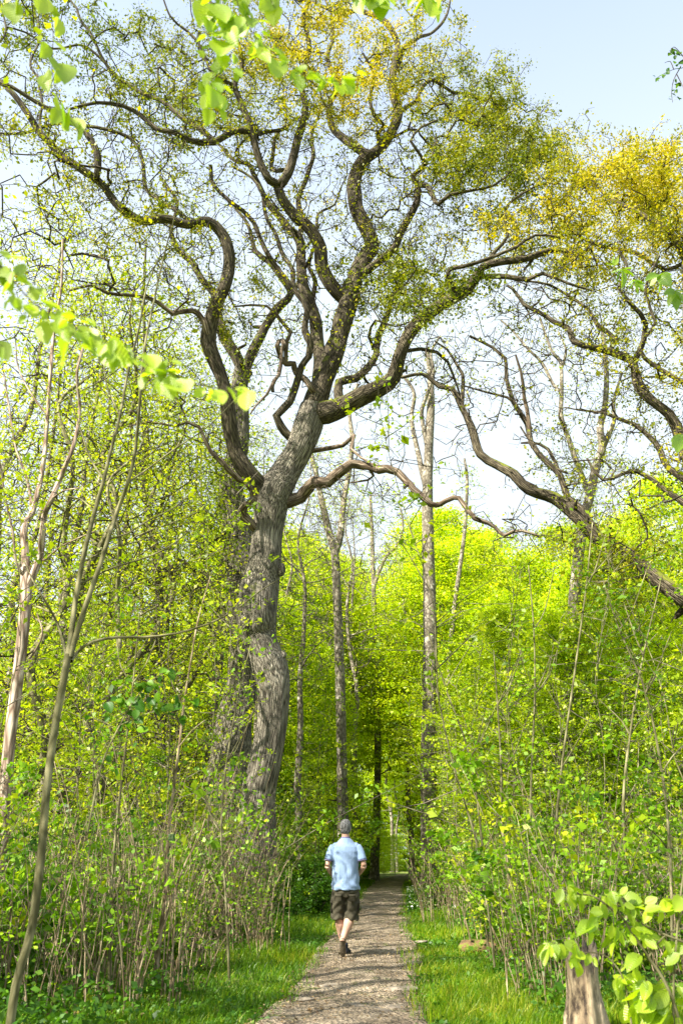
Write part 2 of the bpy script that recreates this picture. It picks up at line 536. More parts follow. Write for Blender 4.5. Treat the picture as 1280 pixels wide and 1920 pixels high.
        if len(s.par) > s.n_traced:
            tb = s.tubes(r_tip=r_tip, power=power)
            if s.g0:                     # broken stubs on the old limbs
                for _ in range(60):
                    k = int(rng.integers(20, s.n_traced)); rk = s.rad[k]
                    if not .04 < rk < .25: continue
                    d = norm(rng.normal(size=3)); ln = rk + rng.uniform(.12, .5); a = s.pos[k]; q0 = rk * rng.uniform(.25, .5)
                    tb.add(np.array([a, a + d * ln * .5, a + d * ln * .85 + rng.normal(0, .04, 3), a + d * ln]), np.array([q0 * 1.3, q0, q0 * .8, q0 * .35]), 6)
            if twiglets:
                for k in s.tips:
                    for _ in range(twiglets):
                        d = norm(rng.normal(size=3)) * rng.uniform(0.15, 0.45)
                        a = s.pos[k]; mid = a + d * 0.5 + rng.normal(0, 0.04, 3)
                        tb.add(np.array([a, mid, a + d]), np.array([r_tip * 0.8, r_tip * 0.6, r_tip * 0.35]), 3)
            part('twigs', tb.mesh('twigs'), twig_mat, root, kind='stuff')
        if leaf_pts is not None and len(leaf_pts):
            part(crown_name, leaves_mesh('crown', leaf_pts, leaf_size, rng, up=up, mix=leaf_mix), leaf_mat_, root)
def cluster(rng, tips, n, spread, mixv):
    k = rng.poisson(n, len(tips)) if np.isscalar(n) else rng.poisson(n)
    idx = np.repeat(np.arange(len(tips)), k)
    pts = tips[idx] + rng.normal(size=(len(idx), 3)) * np.asarray(spread)
    return pts, np.asarray(mixv)[idx]
def ellipse_targets(rng, Y, spec, clump=0):
    """spec rows: px, py, rx, ry, count, depth0, depth1, mix, leaves per cluster"""
    T, MX, NL = [], [], []
    for (cx, cy, rx, ry, n, d0, d1, mx, nl) in spec:
        if clump:
            m = max(2, n // clump)
            a = rng.uniform(0, 2 * math.pi, m); r = np.sqrt(rng.uniform(0, 1, m)); dd = rng.uniform(d0, d1, m)
            for i in range(m):
                c = P(cx + rx * r[i] * math.cos(a[i]), cy + ry * r[i] * math.sin(a[i]), Y + dd[i]); big = rng.uniform(.4, 1.7)
                for _ in range(clump):
                    T.append(c + rng.normal(0, 1, 3) * np.array([.55, .55, .32])); MX.append(mx + rng.normal(0, .1)); NL.append(nl * big)
            continue
        a = rng.uniform(0, 2 * math.pi, n); r = np.sqrt(rng.uniform(0, 1, n))
        dd = rng.uniform(d0, d1, n)
        for i in range(n):
            T.append(P(cx + rx * r[i] * math.cos(a[i]), cy + ry * r[i] * math.sin(a[i]), Y + dd[i]))
            MX.append(mx); NL.append(nl)
    return np.array(T), np.array(MX), np.array(NL)

# =================================================================== GROUND, TRACK
def fbm(x, y, seed=0, octv=4, base=1.0):
    r = np.random.default_rng(seed); out = np.zeros_like(x, dtype=float); a, f = 1.0, base
    for _ in range(octv):
        for _k in range(3):
            th = r.uniform(0, 6.28); ph = r.uniform(0, 6.28)
            out += a / 3 * np.sin((x * math.cos(th) + y * math.sin(th)) * f + ph + 1.3 * np.sin((x * math.sin(th) - y * math.cos(th)) * f * 0.7 + ph))
        a *= 0.5; f *= 2.1
    return out
def ground_z(x, Y):
    """gentle verges; flat under the track"""
    px = -0.45 + 0.06 * Y + np.where(Y > 45, 0.0012 * (Y - 45) ** 2, 0)
    d = np.abs(x - px)
    k = np.clip((d - 0.9) / 1.5, 0, 1)
    return k * (0.06 + 0.05 * fbm(x, Y, 3, 3, 0.6)) - 0.02
def axis(a, b, n, near, k=2.2):
    u = np.linspace(-1, 1, n); s = np.sign(u) * np.abs(u) ** k
    return np.where(s > 0, near + s * (b - near), near + s * (near - a))
gx = axis(-400, 400, 181, 0, 3); gy = axis(-200, 900, 221, 12, 3)
X, Yg = np.meshgrid(gx, gy)
Z = ground_z(X, Yg)
V = np.stack([X, Yg, Z], -1).reshape(-1, 3)
nx = len(gx); i = (np.arange(len(gy) - 1)[:, None] * nx + np.arange(nx - 1)[None]).ravel()
M['soil'] = noise_mat('woodland_soil', [(0.25, (0.05, 0.04, 0.02)), (0.42, (0.10, 0.10, 0.03)), (0.52, (0.11, 0.19, 0.02)), (0.65, (0.24, 0.18, 0.10)), (0.8, (0.15, 0.11, 0.06))], scale=3.0, detail=10, bump=0.03, bscale=25)
g = link('ground', mesh_from('ground', V, np.stack([i, i + 1, i + 1 + nx, i + nx], -1), smooth=True), M['soil'])
tag(g, kind='structure')

py_ = np.concatenate([np.arange(-4, 16, 0.035), np.arange(16, 40, 0.12), np.arange(40, 110, 0.5)])
cr = np.linspace(-1, 1, 61)
PYg, CR = np.meshgrid(py_, cr, indexing='ij')
cx = np.array([path_x(v) for v in py_])[:, None]
half = 0.82 + 0.012 * np.clip(PYg - 20, 0, 60) + 0.11 * fbm(PYg * 1.0, CR * 0 + 3 * np.sign(CR), 5, 5, 0.9)
PX = cx + CR * half
pz = 0.030 + 0.024 * fbm(PX, PYg, 7, 3, 2.2) + 0.022 * np.maximum(0, fbm(PX * .7, PYg * 1.4, 11, 3, 7.0)) + 0.020 * (np.abs(CR) < 0.45) * np.cos(CR / 0.45 * math.pi / 2)
pz -= 0.10 * np.clip((np.abs(CR) - 0.86) / 0.14, 0, 1)
V = np.stack([PX, PYg, pz], -1).reshape(-1, 3); nx = 61
i = (np.arange(len(py_) - 1)[:, None] * nx + np.arange(nx - 1)[None]).ravel()
m, t, out = new_mat('track_gravel')
tc = node(t, 'ShaderNodeNewGeometry')
n1 = node(t, 'ShaderNodeTexNoise', in_Scale=1.6, in_Detail=8.0, in_Roughness=0.7); t.links.new(tc.outputs['Position'], n1.inputs['Vector'])
n2 = node(t, 'ShaderNodeTexVoronoi', in_Scale=26.0); t.links.new(tc.outputs['Position'], n2.inputs['Vector'])
n3 = node(t, 'ShaderNodeTexNoise', in_Scale=45.0, in_Detail=6.0, in_Roughness=0.75); t.links.new(tc.outputs['Position'], n3.inputs['Vector'])
r1 = ramp(t, [(0.3, (0.12, 0.095, 0.065)), (0.5, (0.27, 0.218, 0.155)), (0.7, (0.46, 0.39, 0.29))], n1.outputs['Fac'])
r3 = ramp(t, [(0.35, (0.42, 0.40, 0.38)), (0.5, (1, 1, 1)), (0.68, (1.5, 1.45, 1.35))], n3.outputs['Fac'])
mx = node(t, 'ShaderNodeMix', data_type='RGBA', blend_type='MULTIPLY'); mx.inputs[0].default_value = 1
t.links.new(r1.outputs[0], mx.inputs[6]); t.links.new(r3.outputs[0], mx.inputs[7])
hv = node(t, 'ShaderNodeMapRange', in_1=0, in_2=1, in_3=0.72, in_4=1.2)
sp = node(t, 'ShaderNodeSeparateColor'); t.links.new(n2.outputs['Color'], sp.inputs[0]); t.links.new(sp.outputs[0], hv.inputs[0])
mx2 = node(t, 'ShaderNodeMix', data_type='RGBA', blend_type='MULTIPLY'); mx2.inputs[0].default_value = 0.8
t.links.new(mx.outputs[2], mx2.inputs[6]); t.links.new(hv.outputs[0], mx2.inputs[7])
n4 = node(t, 'ShaderNodeTexNoise', in_Scale=2.3, in_Detail=7.0, in_Roughness=0.75); t.links.new(tc.outputs['Position'], n4.inputs['Vector'])
mk = node(t, 'ShaderNodeMapRange', in_1=0.56, in_2=0.66); t.links.new(n4.outputs['Fac'], mk.inputs[0])
mx3 = node(t, 'ShaderNodeMix', data_type='RGBA'); t.links.new(mk.outputs[0], mx3.inputs[0])
t.links.new(mx2.outputs[2], mx3.inputs[6]); mx3.inputs[7].default_value = (0.13, 0.15, 0.045, 1)
b = node(t, 'ShaderNodeBsdfPrincipled', in_Roughness=0.92); b.inputs['Specular IOR Level'].default_value = 0.2
t.links.new(mx3.outputs[2], b.inputs['Base Color'])
bp = node(t, 'ShaderNodeBump', in_Strength=1.0, in_Distance=0.02); t.links.new(n3.outputs['Fac'], bp.inputs['Height'])
bp2 = node(t, 'ShaderNodeBump', in_Strength=1.0, in_Distance=0.05); t.links.new(n2.outputs['Distance'], bp2.inputs['Height']); t.links.new(bp.outputs[0], bp2.inputs['Normal'])
t.links.new(bp2.outputs[0], b.inputs['Normal']); t.links.new(b.outputs[0], out.inputs['Surface'])
M['track'] = m
tk = link('path', mesh_from('path', V, np.stack([i, i + nx, i + 1 + nx, i + 1], -1), smooth=True), M['track'])
tag(tk, kind='structure')

# =================================================================== THE BIG OAK
OAK_Y = 20.0
s = Skel(OAK_Y, 11); s.g0 = 1.0
s.limb([(470, 1745), (475, 1650), (480, 1560), (484, 1490), (497, 1430), (511, 1350), (513, 1290), (505, 1250), (494, 1215), (486, 1190), (483, 1150), (487, 1100), (497, 1050), (501, 1000), (507, 960), (513, 925), (530, 895), (545, 870), (560, 845), (577, 800), (586, 765)],
       0, 0, name='trunk', step=0.16, widths=[96, 86, 74, 64, 60, 58, 62, 68, 60, 66, 74, 72, 60, 57, 60, 68, 58, 54, 52, 56, 50])
L = s.limb
L([(583, 775), (600, 730), (617, 687), (630, 650), (642, 603), (655, 562), (660, 535)], 44, 34, 0.6, step=.2)
L([(652, 565), (623, 534), (604, 501), (600, 465), (581, 429), (551, 403), (528, 373), (519, 345), (505, 337), (488, 305), (476, 262), (470, 235), (455, 205), (440, 160), (452, 110), (440, 60)], 27, 7, -3, step=.25)
L([(522, 350), (541, 324), (551, 288), (556, 262), (566, 229), (571, 200), (565, 150), (580, 90), (570, 30), (590, -30)], 20, 6, -1, step=.25)
L([(545, 318), (530, 318), (508, 318), (512, 285), (520, 250), (535, 215), (530, 180)], 10, 4, 1)
L([(660, 545), (666, 520), (683, 485), (697, 459), (684, 423), (668, 390), (664, 344), (674, 311), (690, 290)], 30, 24, 1.0, step=.22)
L([(690, 292), (666, 275), (643, 259), (623, 239), (618, 200), (630, 160), (615, 110), (625, 60), (610, 0)], 17, 5, 2)
L([(690, 294), (712, 278), (730, 252), (747, 212), (735, 170), (738, 125), (746, 90), (730, 50), (705, 30), (670, 20), (640, 25), (600, 10)], 20, 6, 1.5)
L([(747, 212), (765, 200), (780, 190), (795, 160), (815, 150), (835, 163), (855, 177), (880, 175), (910, 190)], 9, 4, 1.5)
L([(740, 135), (752, 110), (760, 85), (785, 72), (815, 55), (835, 25), (845, -20)], 9, 4, 2)
L([(712, 278), (708, 250), (720, 235), (700, 215), (690, 180), (700, 140), (680, 100)], 10, 4, -2)
L([(672, 520), (692, 505), (715, 488), (738, 465), (750, 436), (768, 406), (781, 377), (781, 345), (772, 330), (790, 315), (800, 300)], 16, 9, -1.5)
L([(781, 345), (800, 348), (812, 368), (822, 383), (843, 367), (865, 362), (890, 357), (925, 348), (960, 320)], 12, 4, -1)
L([(800, 310), (785, 290), (770, 270), (790, 240), (820, 225)], 7, 3, -1)
# right limb
L([(588, 775), (610, 772), (636, 764), (660, 752), (680, 742), (711, 727), (736, 708), (749, 675), (762, 637), (785, 605), (830, 570), (868, 550), (892, 520), (905, 500), (940, 490), (990, 485), (1040, 470), (1090, 475)], 42, 9, -2.5, step=.22)
L([(852, 560), (848, 540), (835, 525), (842, 510), (868, 507), (895, 500), (925, 485), (960, 460), (1000, 440), (1050, 445)], 11, 4, -1.5)
L([(892, 520), (930, 520), (990, 527), (1020, 515), (1065, 532), (1110, 545)], 11, 4, -1)
L([(905, 500), (930, 470), (955, 440), (950, 400), (975, 370), (1010, 350), (1050, 345)], 8, 3, 1)
L([(752, 660), (790, 655), (820, 662), (840, 680), (850, 705), (865, 750)], 8, 3, 1)
L([(636, 752), (636, 716), (667, 709), (690, 688), (705, 662), (705, 634), (722, 590), (735, 560), (760, 520), (750, 480)], 19, 5, 2.0)
L([(700, 655), (690, 630), (702, 600), (740, 612), (775, 600)], 7, 3, -1)
# middle stems behind
L([(596, 720), (599, 675), (592, 619), (583, 572), (570, 540), (566, 500), (560, 450), (535, 420), (505, 383), (483, 344), (470, 311), (440, 300), (410, 270)], 26, 5, 3, step=.25)
L([(560, 450), (568, 415), (560, 375), (575, 330), (590, 290), (585, 250), (600, 210)], 13, 4, 2)
L([(583, 572), (590, 530), (580, 490), (588, 440), (600, 400), (625, 380), (640, 350)], 10, 3, 2)
L([(542, 819), (525, 800), (517, 781), (532, 765), (542, 755), (555, 719), (566, 687), (580, 669), (583, 645), (572, 619), (576, 581), (560, 555), (549, 541), (530, 515), (502, 481), (485, 440), (476, 416), (455, 395), (430, 380), (400, 350), (395, 310)], 17, 6, -1.5, step=.25)
L([(549, 541), (545, 505), (528, 480), (520, 440), (500, 400), (490, 360), (470, 330), (440, 315)], 10, 4, 1)
# left stem
L([(495, 945), (485, 915), (470, 895), (452, 870), (440, 840), (431, 800), (428, 755), (416, 710), (400, 675), (392, 640), (396, 603), (407, 569), (422, 540), (430, 509), (426, 465), (415, 435), (390, 415), (350, 420), (310, 410), (270, 415), (225, 390), (190, 345), (160, 320), (115, 290), (80, 255), (55, 215), (27, 180), (0, 150), (-50, 110), (-110, 80)], 34, 9, -4.5, step=.22,
  widths=[44, 42, 38, 36, 30, 29, 28, 27, 26, 26, 24, 24, 24, 23, 21, 20, 19, 18, 17, 16, 16, 14, 14, 13, 12, 12, 11, 10, 8, 6])
L([(182, 335), (187, 295), (170, 260), (155, 240), (125, 220), (100, 210), (65, 188), (25, 162), (-30, 150)], 12, 6, -1)
L([(360, 420), (335, 400), (320, 390), (290, 370), (275, 350), (265, 300), (240, 260), (200, 245), (150, 240), (100, 235), (50, 245), (0, 250), (-60, 240)], 9, 5, 1)
L([(473, 245), (435, 245), (400, 265), (350, 262), (325, 250), (290, 245), (260, 215), (225, 195), (180, 190), (130, 205)], 13, 5, -1.5)
L([(400, 265), (370, 240), (350, 225), (325, 205), (300, 187), (270, 180), (230, 155), (200, 115), (175, 65), (145, 30), (120, -20)], 10, 4, 1.5)
L([(476, 255), (500, 245), (530, 240), (550, 225), (575, 215)], 9, 4, 1)
L([(440, 160), (410, 140), (380, 100), (350, 60), (320, 30), (300, -20)], 7, 3, -1)
L([(230, 155), (210, 130), (180, 100), (150, 85), (100, 90), (50, 60), (10, 50)], 6, 3, -1)
L([(80, 255), (70, 220), (80, 170), (60, 120), (80, 70), (60, 10)], 6, 3, 2)
L([(0, 150), (-20, 100), (10, 60), (0, 0)], 6, 3, 1)
# dead boughs
dw = M['dead_wood']
dl = 'bare grey dead bough without leaves'
L([(530, 944), (570, 925), (590, 908), (612, 905), (628, 892), (650, 878), (668, 870), (690, 874), (708, 884), (725, 880), (745, 885), (760, 902), (775, 918), (805, 942), (825, 946), (850, 940), (880, 960), (905, 972), (930, 985), (945, 1010), (975, 1002), (1010, 1005)], 24, 5, -2.5, step=.18, mat=dw, label=dl, gnarl=.25)
L([(690, 874), (700, 892), (690, 900), (660, 905)], 7, 3, .5, mat=dw)
L([(578, 845), (620, 838), (645, 835), (660, 828), (672, 822), (664, 845), (680, 860), (694, 868)], 11, 4, -1, mat=dw, gnarl=.25)
L([(495, 1018), (480, 997), (468, 982), (458, 970), (452, 958), (460, 950), (470, 942), (472, 928), (466, 912), (449, 899), (430, 884), (411, 861), (398, 848)], 15, 9, -1.6, step=.12, mat=dw, label=dl, gnarl=.3)
L([(420, 872), (395, 850), (372, 810), (350, 797), (325, 795), (280, 790), (240, 800)], 9, 3, -1, mat=dw)
L([(397, 650), (390, 625), (386, 605), (372, 588), (360, 582), (340, 580), (320, 585), (295, 568), (280, 562), (245, 555), (200, 550), (170, 535), (130, 545)], 14, 4, -1.5, mat=dw, label=dl, gnarl=.2)
L([(330, 582), (355, 560), (350, 540), (345, 525)], 4, 2, -.3, mat=dw)
L([(592, 770), (592, 745), (578, 722), (558, 706), (549, 684), (536, 681), (524, 670), (517, 650), (524, 640), (535, 655), (530, 690), (514, 712), (512, 735)], 13, 6, -1.6, step=.14, mat=dw, gnarl=.3)
L([(536, 681), (535, 640), (540, 625), (525, 605), (515, 590), (500, 575), (470, 572), (440, 575), (425, 545)], 9, 3, -.8, mat=dw, gnarl=.3)
L([(514, 712), (500, 740), (480, 760), (470, 775)], 6, 3, -.5, mat=dw)
rg = s.rng
spec = [
    (620, 85, 120, 90, 110, -3, 3, .84, 56), (600, 40, 210, 110, 90, -4, 4, .64, 36),
    (760, 60, 90, 80, 45, -2, 4, .62, 34), (700, 180, 120, 70, 80, -2, 3, .68, 42),
    (890, 180, 90, 80, 90, -1, 4, .42, 34), (860, 270, 120, 70, 100, -2, 3, .50, 46), (960, 250, 80, 80, 90, -1, 4, .38, 38),
    (940, 330, 90, 60, 80, -2, 3, .30, 46), (1020, 300, 70, 60, 50, -1, 3, .5, 36), (850, 110, 80, 70, 40, 0, 4, .45, 26),
    (1000, 430, 110, 60, 60, -3, 2, .72, 40), (800, 430, 110, 60, 50, -2, 3, .55, 24), (1060, 500, 60, 50, 25, -2, 2, .5, 20),
    (790, 540, 120, 60, 95, -2.5, 1.5, .36, 36), (860, 575, 60, 35, 35, -3, 0, .3, 34), (720, 550, 60, 60, 40, -2, 1, .4, 22),
    (120, 80, 150, 110, 110, -5, 1, .30, 36), (300, 90, 120, 90, 90, -4, 2, .42, 34), (430, 150, 120, 90, 90, -3, 2, .5, 34),
    (340, 210, 120, 70, 80, -3, 2, .36, 30), (480, 60, 100, 80, 60, -3, 3, .6, 36), (220, 300, 130, 70, 50, -4, 0, .5, 14),
    (60, 220, 90, 90, 50, -6, -1, .5, 18), (500, 240, 90, 60, 50, -3, 2, .55, 26), (230, 380, 80, 50, 26, -4, -2, .5, 36),
    (150, 430, 170, 80, 60, -5, 1, .6, 14), (330, 480, 110, 80, 45, -3, 1, .55, 14), (600, 330, 160, 110, 75, -2, 3, .6, 10),
    (470, 420, 120, 100, 45, -3, 3, .55, 7), (700, 380, 110, 90, 60, -2, 3, .6, 12), (650, 560, 180, 110, 45, -2, 3, .5, 8),
    (420, 620, 60, 110, 30, -3, 0, .45, 22), (480, 560, 60, 50, 16, -2, 1, .5, 26), (300, 620, 120, 80, 25, -3, 1, .5, 8),
    (400, -60, 420, 60, 90, -4, 4, .6, 26), (700, 700, 60, 60, 10, -1, 2, .4, 8), (960, 1000, 60, 20, 6, -3, -2, .5, 2),
]
T, MX, NL = ellipse_targets(rg, OAK_Y, spec, 8)
bare_ = [(500, 300, 330, 260, 420, -3, 4, .5, 3), (700, 330, 200, 250, 220, -2, 4, .5, 4), (200, 330, 260, 220, 240, -5, 1, .5, 5), (850, 450, 170, 130, 110, -2, 3, .5, 6), (500, 640, 140, 140, 60, -2, 2, .5, 2), (760, 660, 130, 80, 60, -2, 2, .5, 2), (700, 900, 120, 50, 26, -2, 0, .5, 0)]
T2, MX2, NL2 = ellipse_targets(rg, OAK_Y, bare_)
T, MX, NL = np.vstack([T, T2]), np.concatenate([MX, MX2]), np.concatenate([NL, NL2])
s.grow(T, step=.30, wig=.36)
pts, mx = cluster(rg, T, NL * 1.75, (.17, .17, .13), MX)
k = rg.random(len(pts)) < 2
oak = thing('oak_tree', tuple(G(478, 1728)), 'huge old oak with curving furrowed trunk and wide gnarled golden green crown', 'tree')
s.build(oak, M['oak_limb'], M['oak_bark'], M['twig'], M['oak_leaf'], pts[k], .082, mx[k] - .10, twiglets=3, r_tip=.0100, sides=14, lumps=.035)
# burls on the trunk and the round collar above the fork
def blob(c, r, seed, sq=(1, 1, 1), nu=20, nv=14, amp=.18):
    rr = np.random.default_rng(seed); th = np.linspace(0, math.pi, nv); ph = np.arange(nu) * 2 * math.pi / nu
    TH, PH = np.meshgrid(th, ph, indexing='ij')
    D = np.stack([np.sin(TH) * np.cos(PH), np.sin(TH) * np.sin(PH), np.cos(TH)], -1)
    w = sum(np.sin(D @ rr.normal(0, 3, 3) + rr.uniform(0, 6)) for _ in range(5)) / 5
    Vv = c + D * r * (1 + amp * w[..., None]) * np.array(sq)
    i = (np.arange(nv - 1)[:, None] * nu + np.arange(nu)[None]); j = (np.arange(nv - 1)[:, None] * nu + (np.arange(nu)[None] + 1) % nu)
    F = np.stack([i, i + nu, j + nu, j], -1).reshape(-1, 4)
    Vv = Vv.reshape(-1, 3)
    return Vv, F
def blob_mesh(name, items):
    Vs, Fs, n = [], [], 0
    for it in items:
        v, f = blob(*it[:3], **(it[3] if len(it) > 3 else {})); Vs.append(v); Fs.append(f + n); n += len(v)
    V = np.vstack(Vs)
    return mesh_from(name, V, np.vstack(Fs), attrs={'bk': V}, smooth=True)
for (px, py, dy, r, nm) in [(461, 1165, -.42, .17, 'burl'), (527, 1068, -.1, .15, 'burl'), (512, 900, -.25, .24, 'burl'), (531, 1228, -.1, .10, 'burl')]:
    part(nm, blob_mesh(nm, [(P(px, py, OAK_Y + dy), r, int(px), dict(sq=(.8, .8, 1.25)))]), M['oak_bark'], oak)

# =================================================================== THE SECOND OAK, BEHIND
s = Skel(23.0, 12); s.g0 = .8; L = s.limb
L([(425, 1720), (430, 1600), (432, 1480), (434, 1420), (440, 1350), (452, 1290), (458, 1230), (460, 1170), (457, 1100), (453, 1040), (446, 980), (434, 920), (436, 880), (448, 840), (452, 797), (452, 756), (450, 719), (457, 694)], 0, 0, name='trunk', step=.2,
  widths=[110, 98, 88, 78, 66, 62, 62, 64, 62, 52, 46, 44, 42, 36, 32, 30, 30, 34])
L([(457, 700), (440, 662), (421, 631), (408, 590), (400, 550), (375, 520), (360, 490), (335, 470), (320, 430), (330, 380), (300, 330)], 22, 5, 1)
L([(457, 700), (474, 656), (492, 625), (520, 578), (545, 552), (530, 520), (505, 490), (480, 470), (465, 420), (440, 390)], 20, 5, 1)
L([(545, 552), (565, 520), (560, 480), (585, 450), (600, 420)], 10, 3, 1)
L([(447, 990), (420, 1000), (395, 1015), (370, 1030)], 9, 4, -1)
spec = [(400, 500, 140, 110, 70, -2, 3, .55, 16), (500, 600, 80, 70, 26, -1, 2, .5, 20), (430, 720, 40, 60, 16, -1, 1, .4, 16), (440, 860, 40, 60, 18, -1.2, .5, .4, 26), (300, 450, 120, 120, 50, -1, 3, .6, 14), (455, 720, 25, 60, 14, -.8, 0, .5, 26),
        (405, 1000, 40, 50, 30, -1.8, 0, .4, 40), (430, 930, 30, 40, 20, -1.2, 0, .4, 45), (385, 1120, 40, 90, 26, -2, 0, .5, 40), (400, 1500, 50, 50, 16, -1.6, -.6, .5, 40)]
T, MX, NL = ellipse_targets(s.rng, 23.0, spec, 4)
s.grow(T, step=.4, wig=.2)
pts, mx = cluster(s.rng, T, NL, (.3, .3, .22), MX)
q = thing('oak_tree', (P(425, 1720, 23)[0], 23.0, 0), 'leafy trunked second oak standing in the shade directly behind the big curving oak', 'tree')
s.build(q, M['oak_limb'], M['oak_bark'], M['twig'], M['thin_leaf'], pts, .08, mx, r_tip=.008, twiglets=2, lumps=.08)

# =================================================================== THE OAK AT THE RIGHT, TRUNK OUTSIDE THE PICTURE
RY = 17.0
s = Skel(RY, 13); s.g0 = 1.0; L = s.limb
bx = P(1440, 1300, RY)[0]
base = np.array([bx + .3, RY, -.1])
tr = catmull(np.array([[bx + .5, RY, -.1], [bx + .2, RY, 2], [bx + .3, RY, 4], [bx, RY + .1, 6.5], [bx + .3, RY, 9], [bx - .1, RY, 12], [bx + .4, RY, 16]]), .25)
s.raw(tr, np.linspace(.55, .25, len(tr)), name='trunk')
L([(1430, 1200), (1350, 1150), (1280, 1120), (1215, 1075), (1165, 1030), (1115, 1005), (1075, 965), (1040, 935), (990, 918), (960, 890), (930, 870), (900, 852), (885, 805), (865, 762), (850, 728), (825, 720), (795, 700), (752, 708)], 34, 5, 1.5, step=.2)
L([(865, 762), (866, 705), (852, 680), (838, 655), (815, 640)], 8, 3, .5)
L([(1115, 1000), (1085, 955), (1060, 935), (1050, 895), (1025, 865), (995, 825), (988, 790), (960, 755), (945, 712), (942, 670), (920, 650), (880, 630)], 15, 4, 1)
L([(993, 810), (992, 740), (980, 695), (966, 665)], 9, 4, -.5, mat=M['dead_wood'])
L([(950, 745), (910, 735), (865, 722)], 5, 3, .5)
L([(1050, 890), (1030, 850), (1000, 838), (975, 800)], 7, 3, .5)
L([(1430, 1000), (1330, 900), (1290, 860), (1268, 795), (1255, 775), (1215, 745), (1195, 715), (1186, 680), (1175, 670), (1140, 657), (1110, 650), (1075, 640), (1062, 615), (1035, 605), (1010, 585), (980, 555), (950, 535)], 26, 5, 1, step=.22)
L([(1142, 657), (1155, 635), (1120, 605), (1105, 580), (1065, 555), (1025, 535), (970, 525)], 10, 4, 1)
L([(1188, 680), (1203, 640), (1205, 610), (1198, 592), (1180, 570), (1165, 545), (1180, 510), (1160, 470)], 11, 4, -1)
L([(1330, 760), (1280, 715), (1230, 685), (1200, 655), (1230, 600), (1210, 540), (1235, 480)], 10, 4, -.5)
L([(1340, 930), (1255, 880), (1225, 830), (1190, 800), (1160, 788), (1130, 775), (1080, 768)], 14, 4, 1)
L([(1400, 1050), (1300, 960), (1250, 920), (1200, 880), (1130, 900), (1100, 860)], 14, 4, .5)
L([(1430, 620), (1350, 560), (1290, 500), (1250, 430), (1200, 400), (1150, 380), (1110, 340)], 18, 4, 2)
L([(1280, 490), (1240, 500), (1190, 470), (1130, 460), (1080, 440), (1040, 400)], 9, 3, 1)
L([(1215, 1075), (1180, 1090), (1140, 1070), (1100, 1085)], 7, 3, -.5)
spec = [(1230, 360, 90, 80, 150, -1, 5, .86, 60), (1130, 400, 100, 80, 130, 0, 5, .72, 50), (1180, 480, 120, 60, 110, -1, 4, .7, 40), (1250, 300, 60, 40, 45, 0, 4, .9, 50), (1090, 300, 60, 50, 45, 1, 5, .75, 34),
        (1000, 460, 90, 60, 60, 0, 4, .75, 32), (1230, 580, 90, 60, 65, -1, 3, .6, 22), (1110, 560, 100, 60, 60, -1, 3, .6, 14), (1180, 780, 100, 80, 50, -1, 3, .55, 16), (1220, 680, 60, 60, 30, -1, 3, .6, 20), (1030, 860, 90, 70, 40, 0, 2, .5, 10),
        (1190, 1070, 100, 55, 50, -1, 1.5, .45, 30), (1240, 960, 80, 80, 50, 0, 2, .45, 20), (1400, 600, 150, 300, 150, -3, 4, .7, 40), (940, 640, 120, 60, 24, 0, 2, .5, 5), (900, 760, 100, 60, 14, 0, 2, .5, 4), (1030, 1000, 60, 40, 12, 0, 2, .5, 8)]
T, MX, NL = ellipse_targets(s.rng, RY, spec, 8)
T2, MX2, NL2 = ellipse_targets(s.rng, RY, [(1130, 520, 180, 200, 260, -1, 4, .6, 4), (1000, 650, 150, 120, 110, -1, 3, .5, 2), (1150, 850, 150, 130, 110, -1, 2, .5, 5), (900, 760, 120, 90, 50, 0, 2, .5, 1)])
T, MX, NL = np.vstack([T, T2]), np.concatenate([MX, MX2]), np.concatenate([NL, NL2])
s.grow(T, step=.30, wig=.27)
pts, mx = cluster(s.rng, T, NL * 1.35, (.17, .17, .13), MX)
q = thing('oak_tree', tuple(base), 'old oak at the right edge reaching long mossy boughs and golden crown inward', 'tree')
s.build(q, M['oak_limb'], M['oak_bark'], M['twig'], M['oak_leaf'], pts, .074, mx - .14, r_tip=.0085, twiglets=2, flare=.3)

# =================================================================== SLENDER WOODLAND TREES THAT STAND OUT
def traced(Y, seed, base_px, limbs, spec, label, bark, leafm, lsize=.08, r_tip=.01, rt=2, up=.2, sp=(.35, .35, .2), cat='tree', name='beech_tree', step=.45, wig=.2, gbase=True, lumps=.05, power=.47, mat_limb=None):
    s = Skel(Y, seed)
    for i, l in enumerate(limbs):
        s.limb(l[0], l[1], l[2], l[3] if len(l) > 3 else 0, name='trunk' if i == 0 else 'branch', step=.3 if Y > 15 else .12)
    T, MX, NL = ellipse_targets(s.rng, Y, spec)
    s.grow(T, step=step, wig=wig)
    pts, mx = cluster(s.rng, T, NL, sp, MX)
    q = thing(name, (P(*base_px, Y)[0], Y, 0.0), label, cat)
    s.build(q, mat_limb or M[bark], M[bark], M['twig'] if bark != 'sapling_bark' else M['grey_twig'], M[leafm], pts, lsize, mx, r_tip=r_tip, twiglets=rt, flare=.3 if Y > 15 else 0, up=up, lumps=lumps, power=power)
    return q
def base_py(Y, z=-.1):
    # pixel row of the ground at distance Y
    v = FF * ((z - CAM_H) * CP - Y * SP) / (Y * CP + (z - CAM_H) * SP)
    return 960 - v
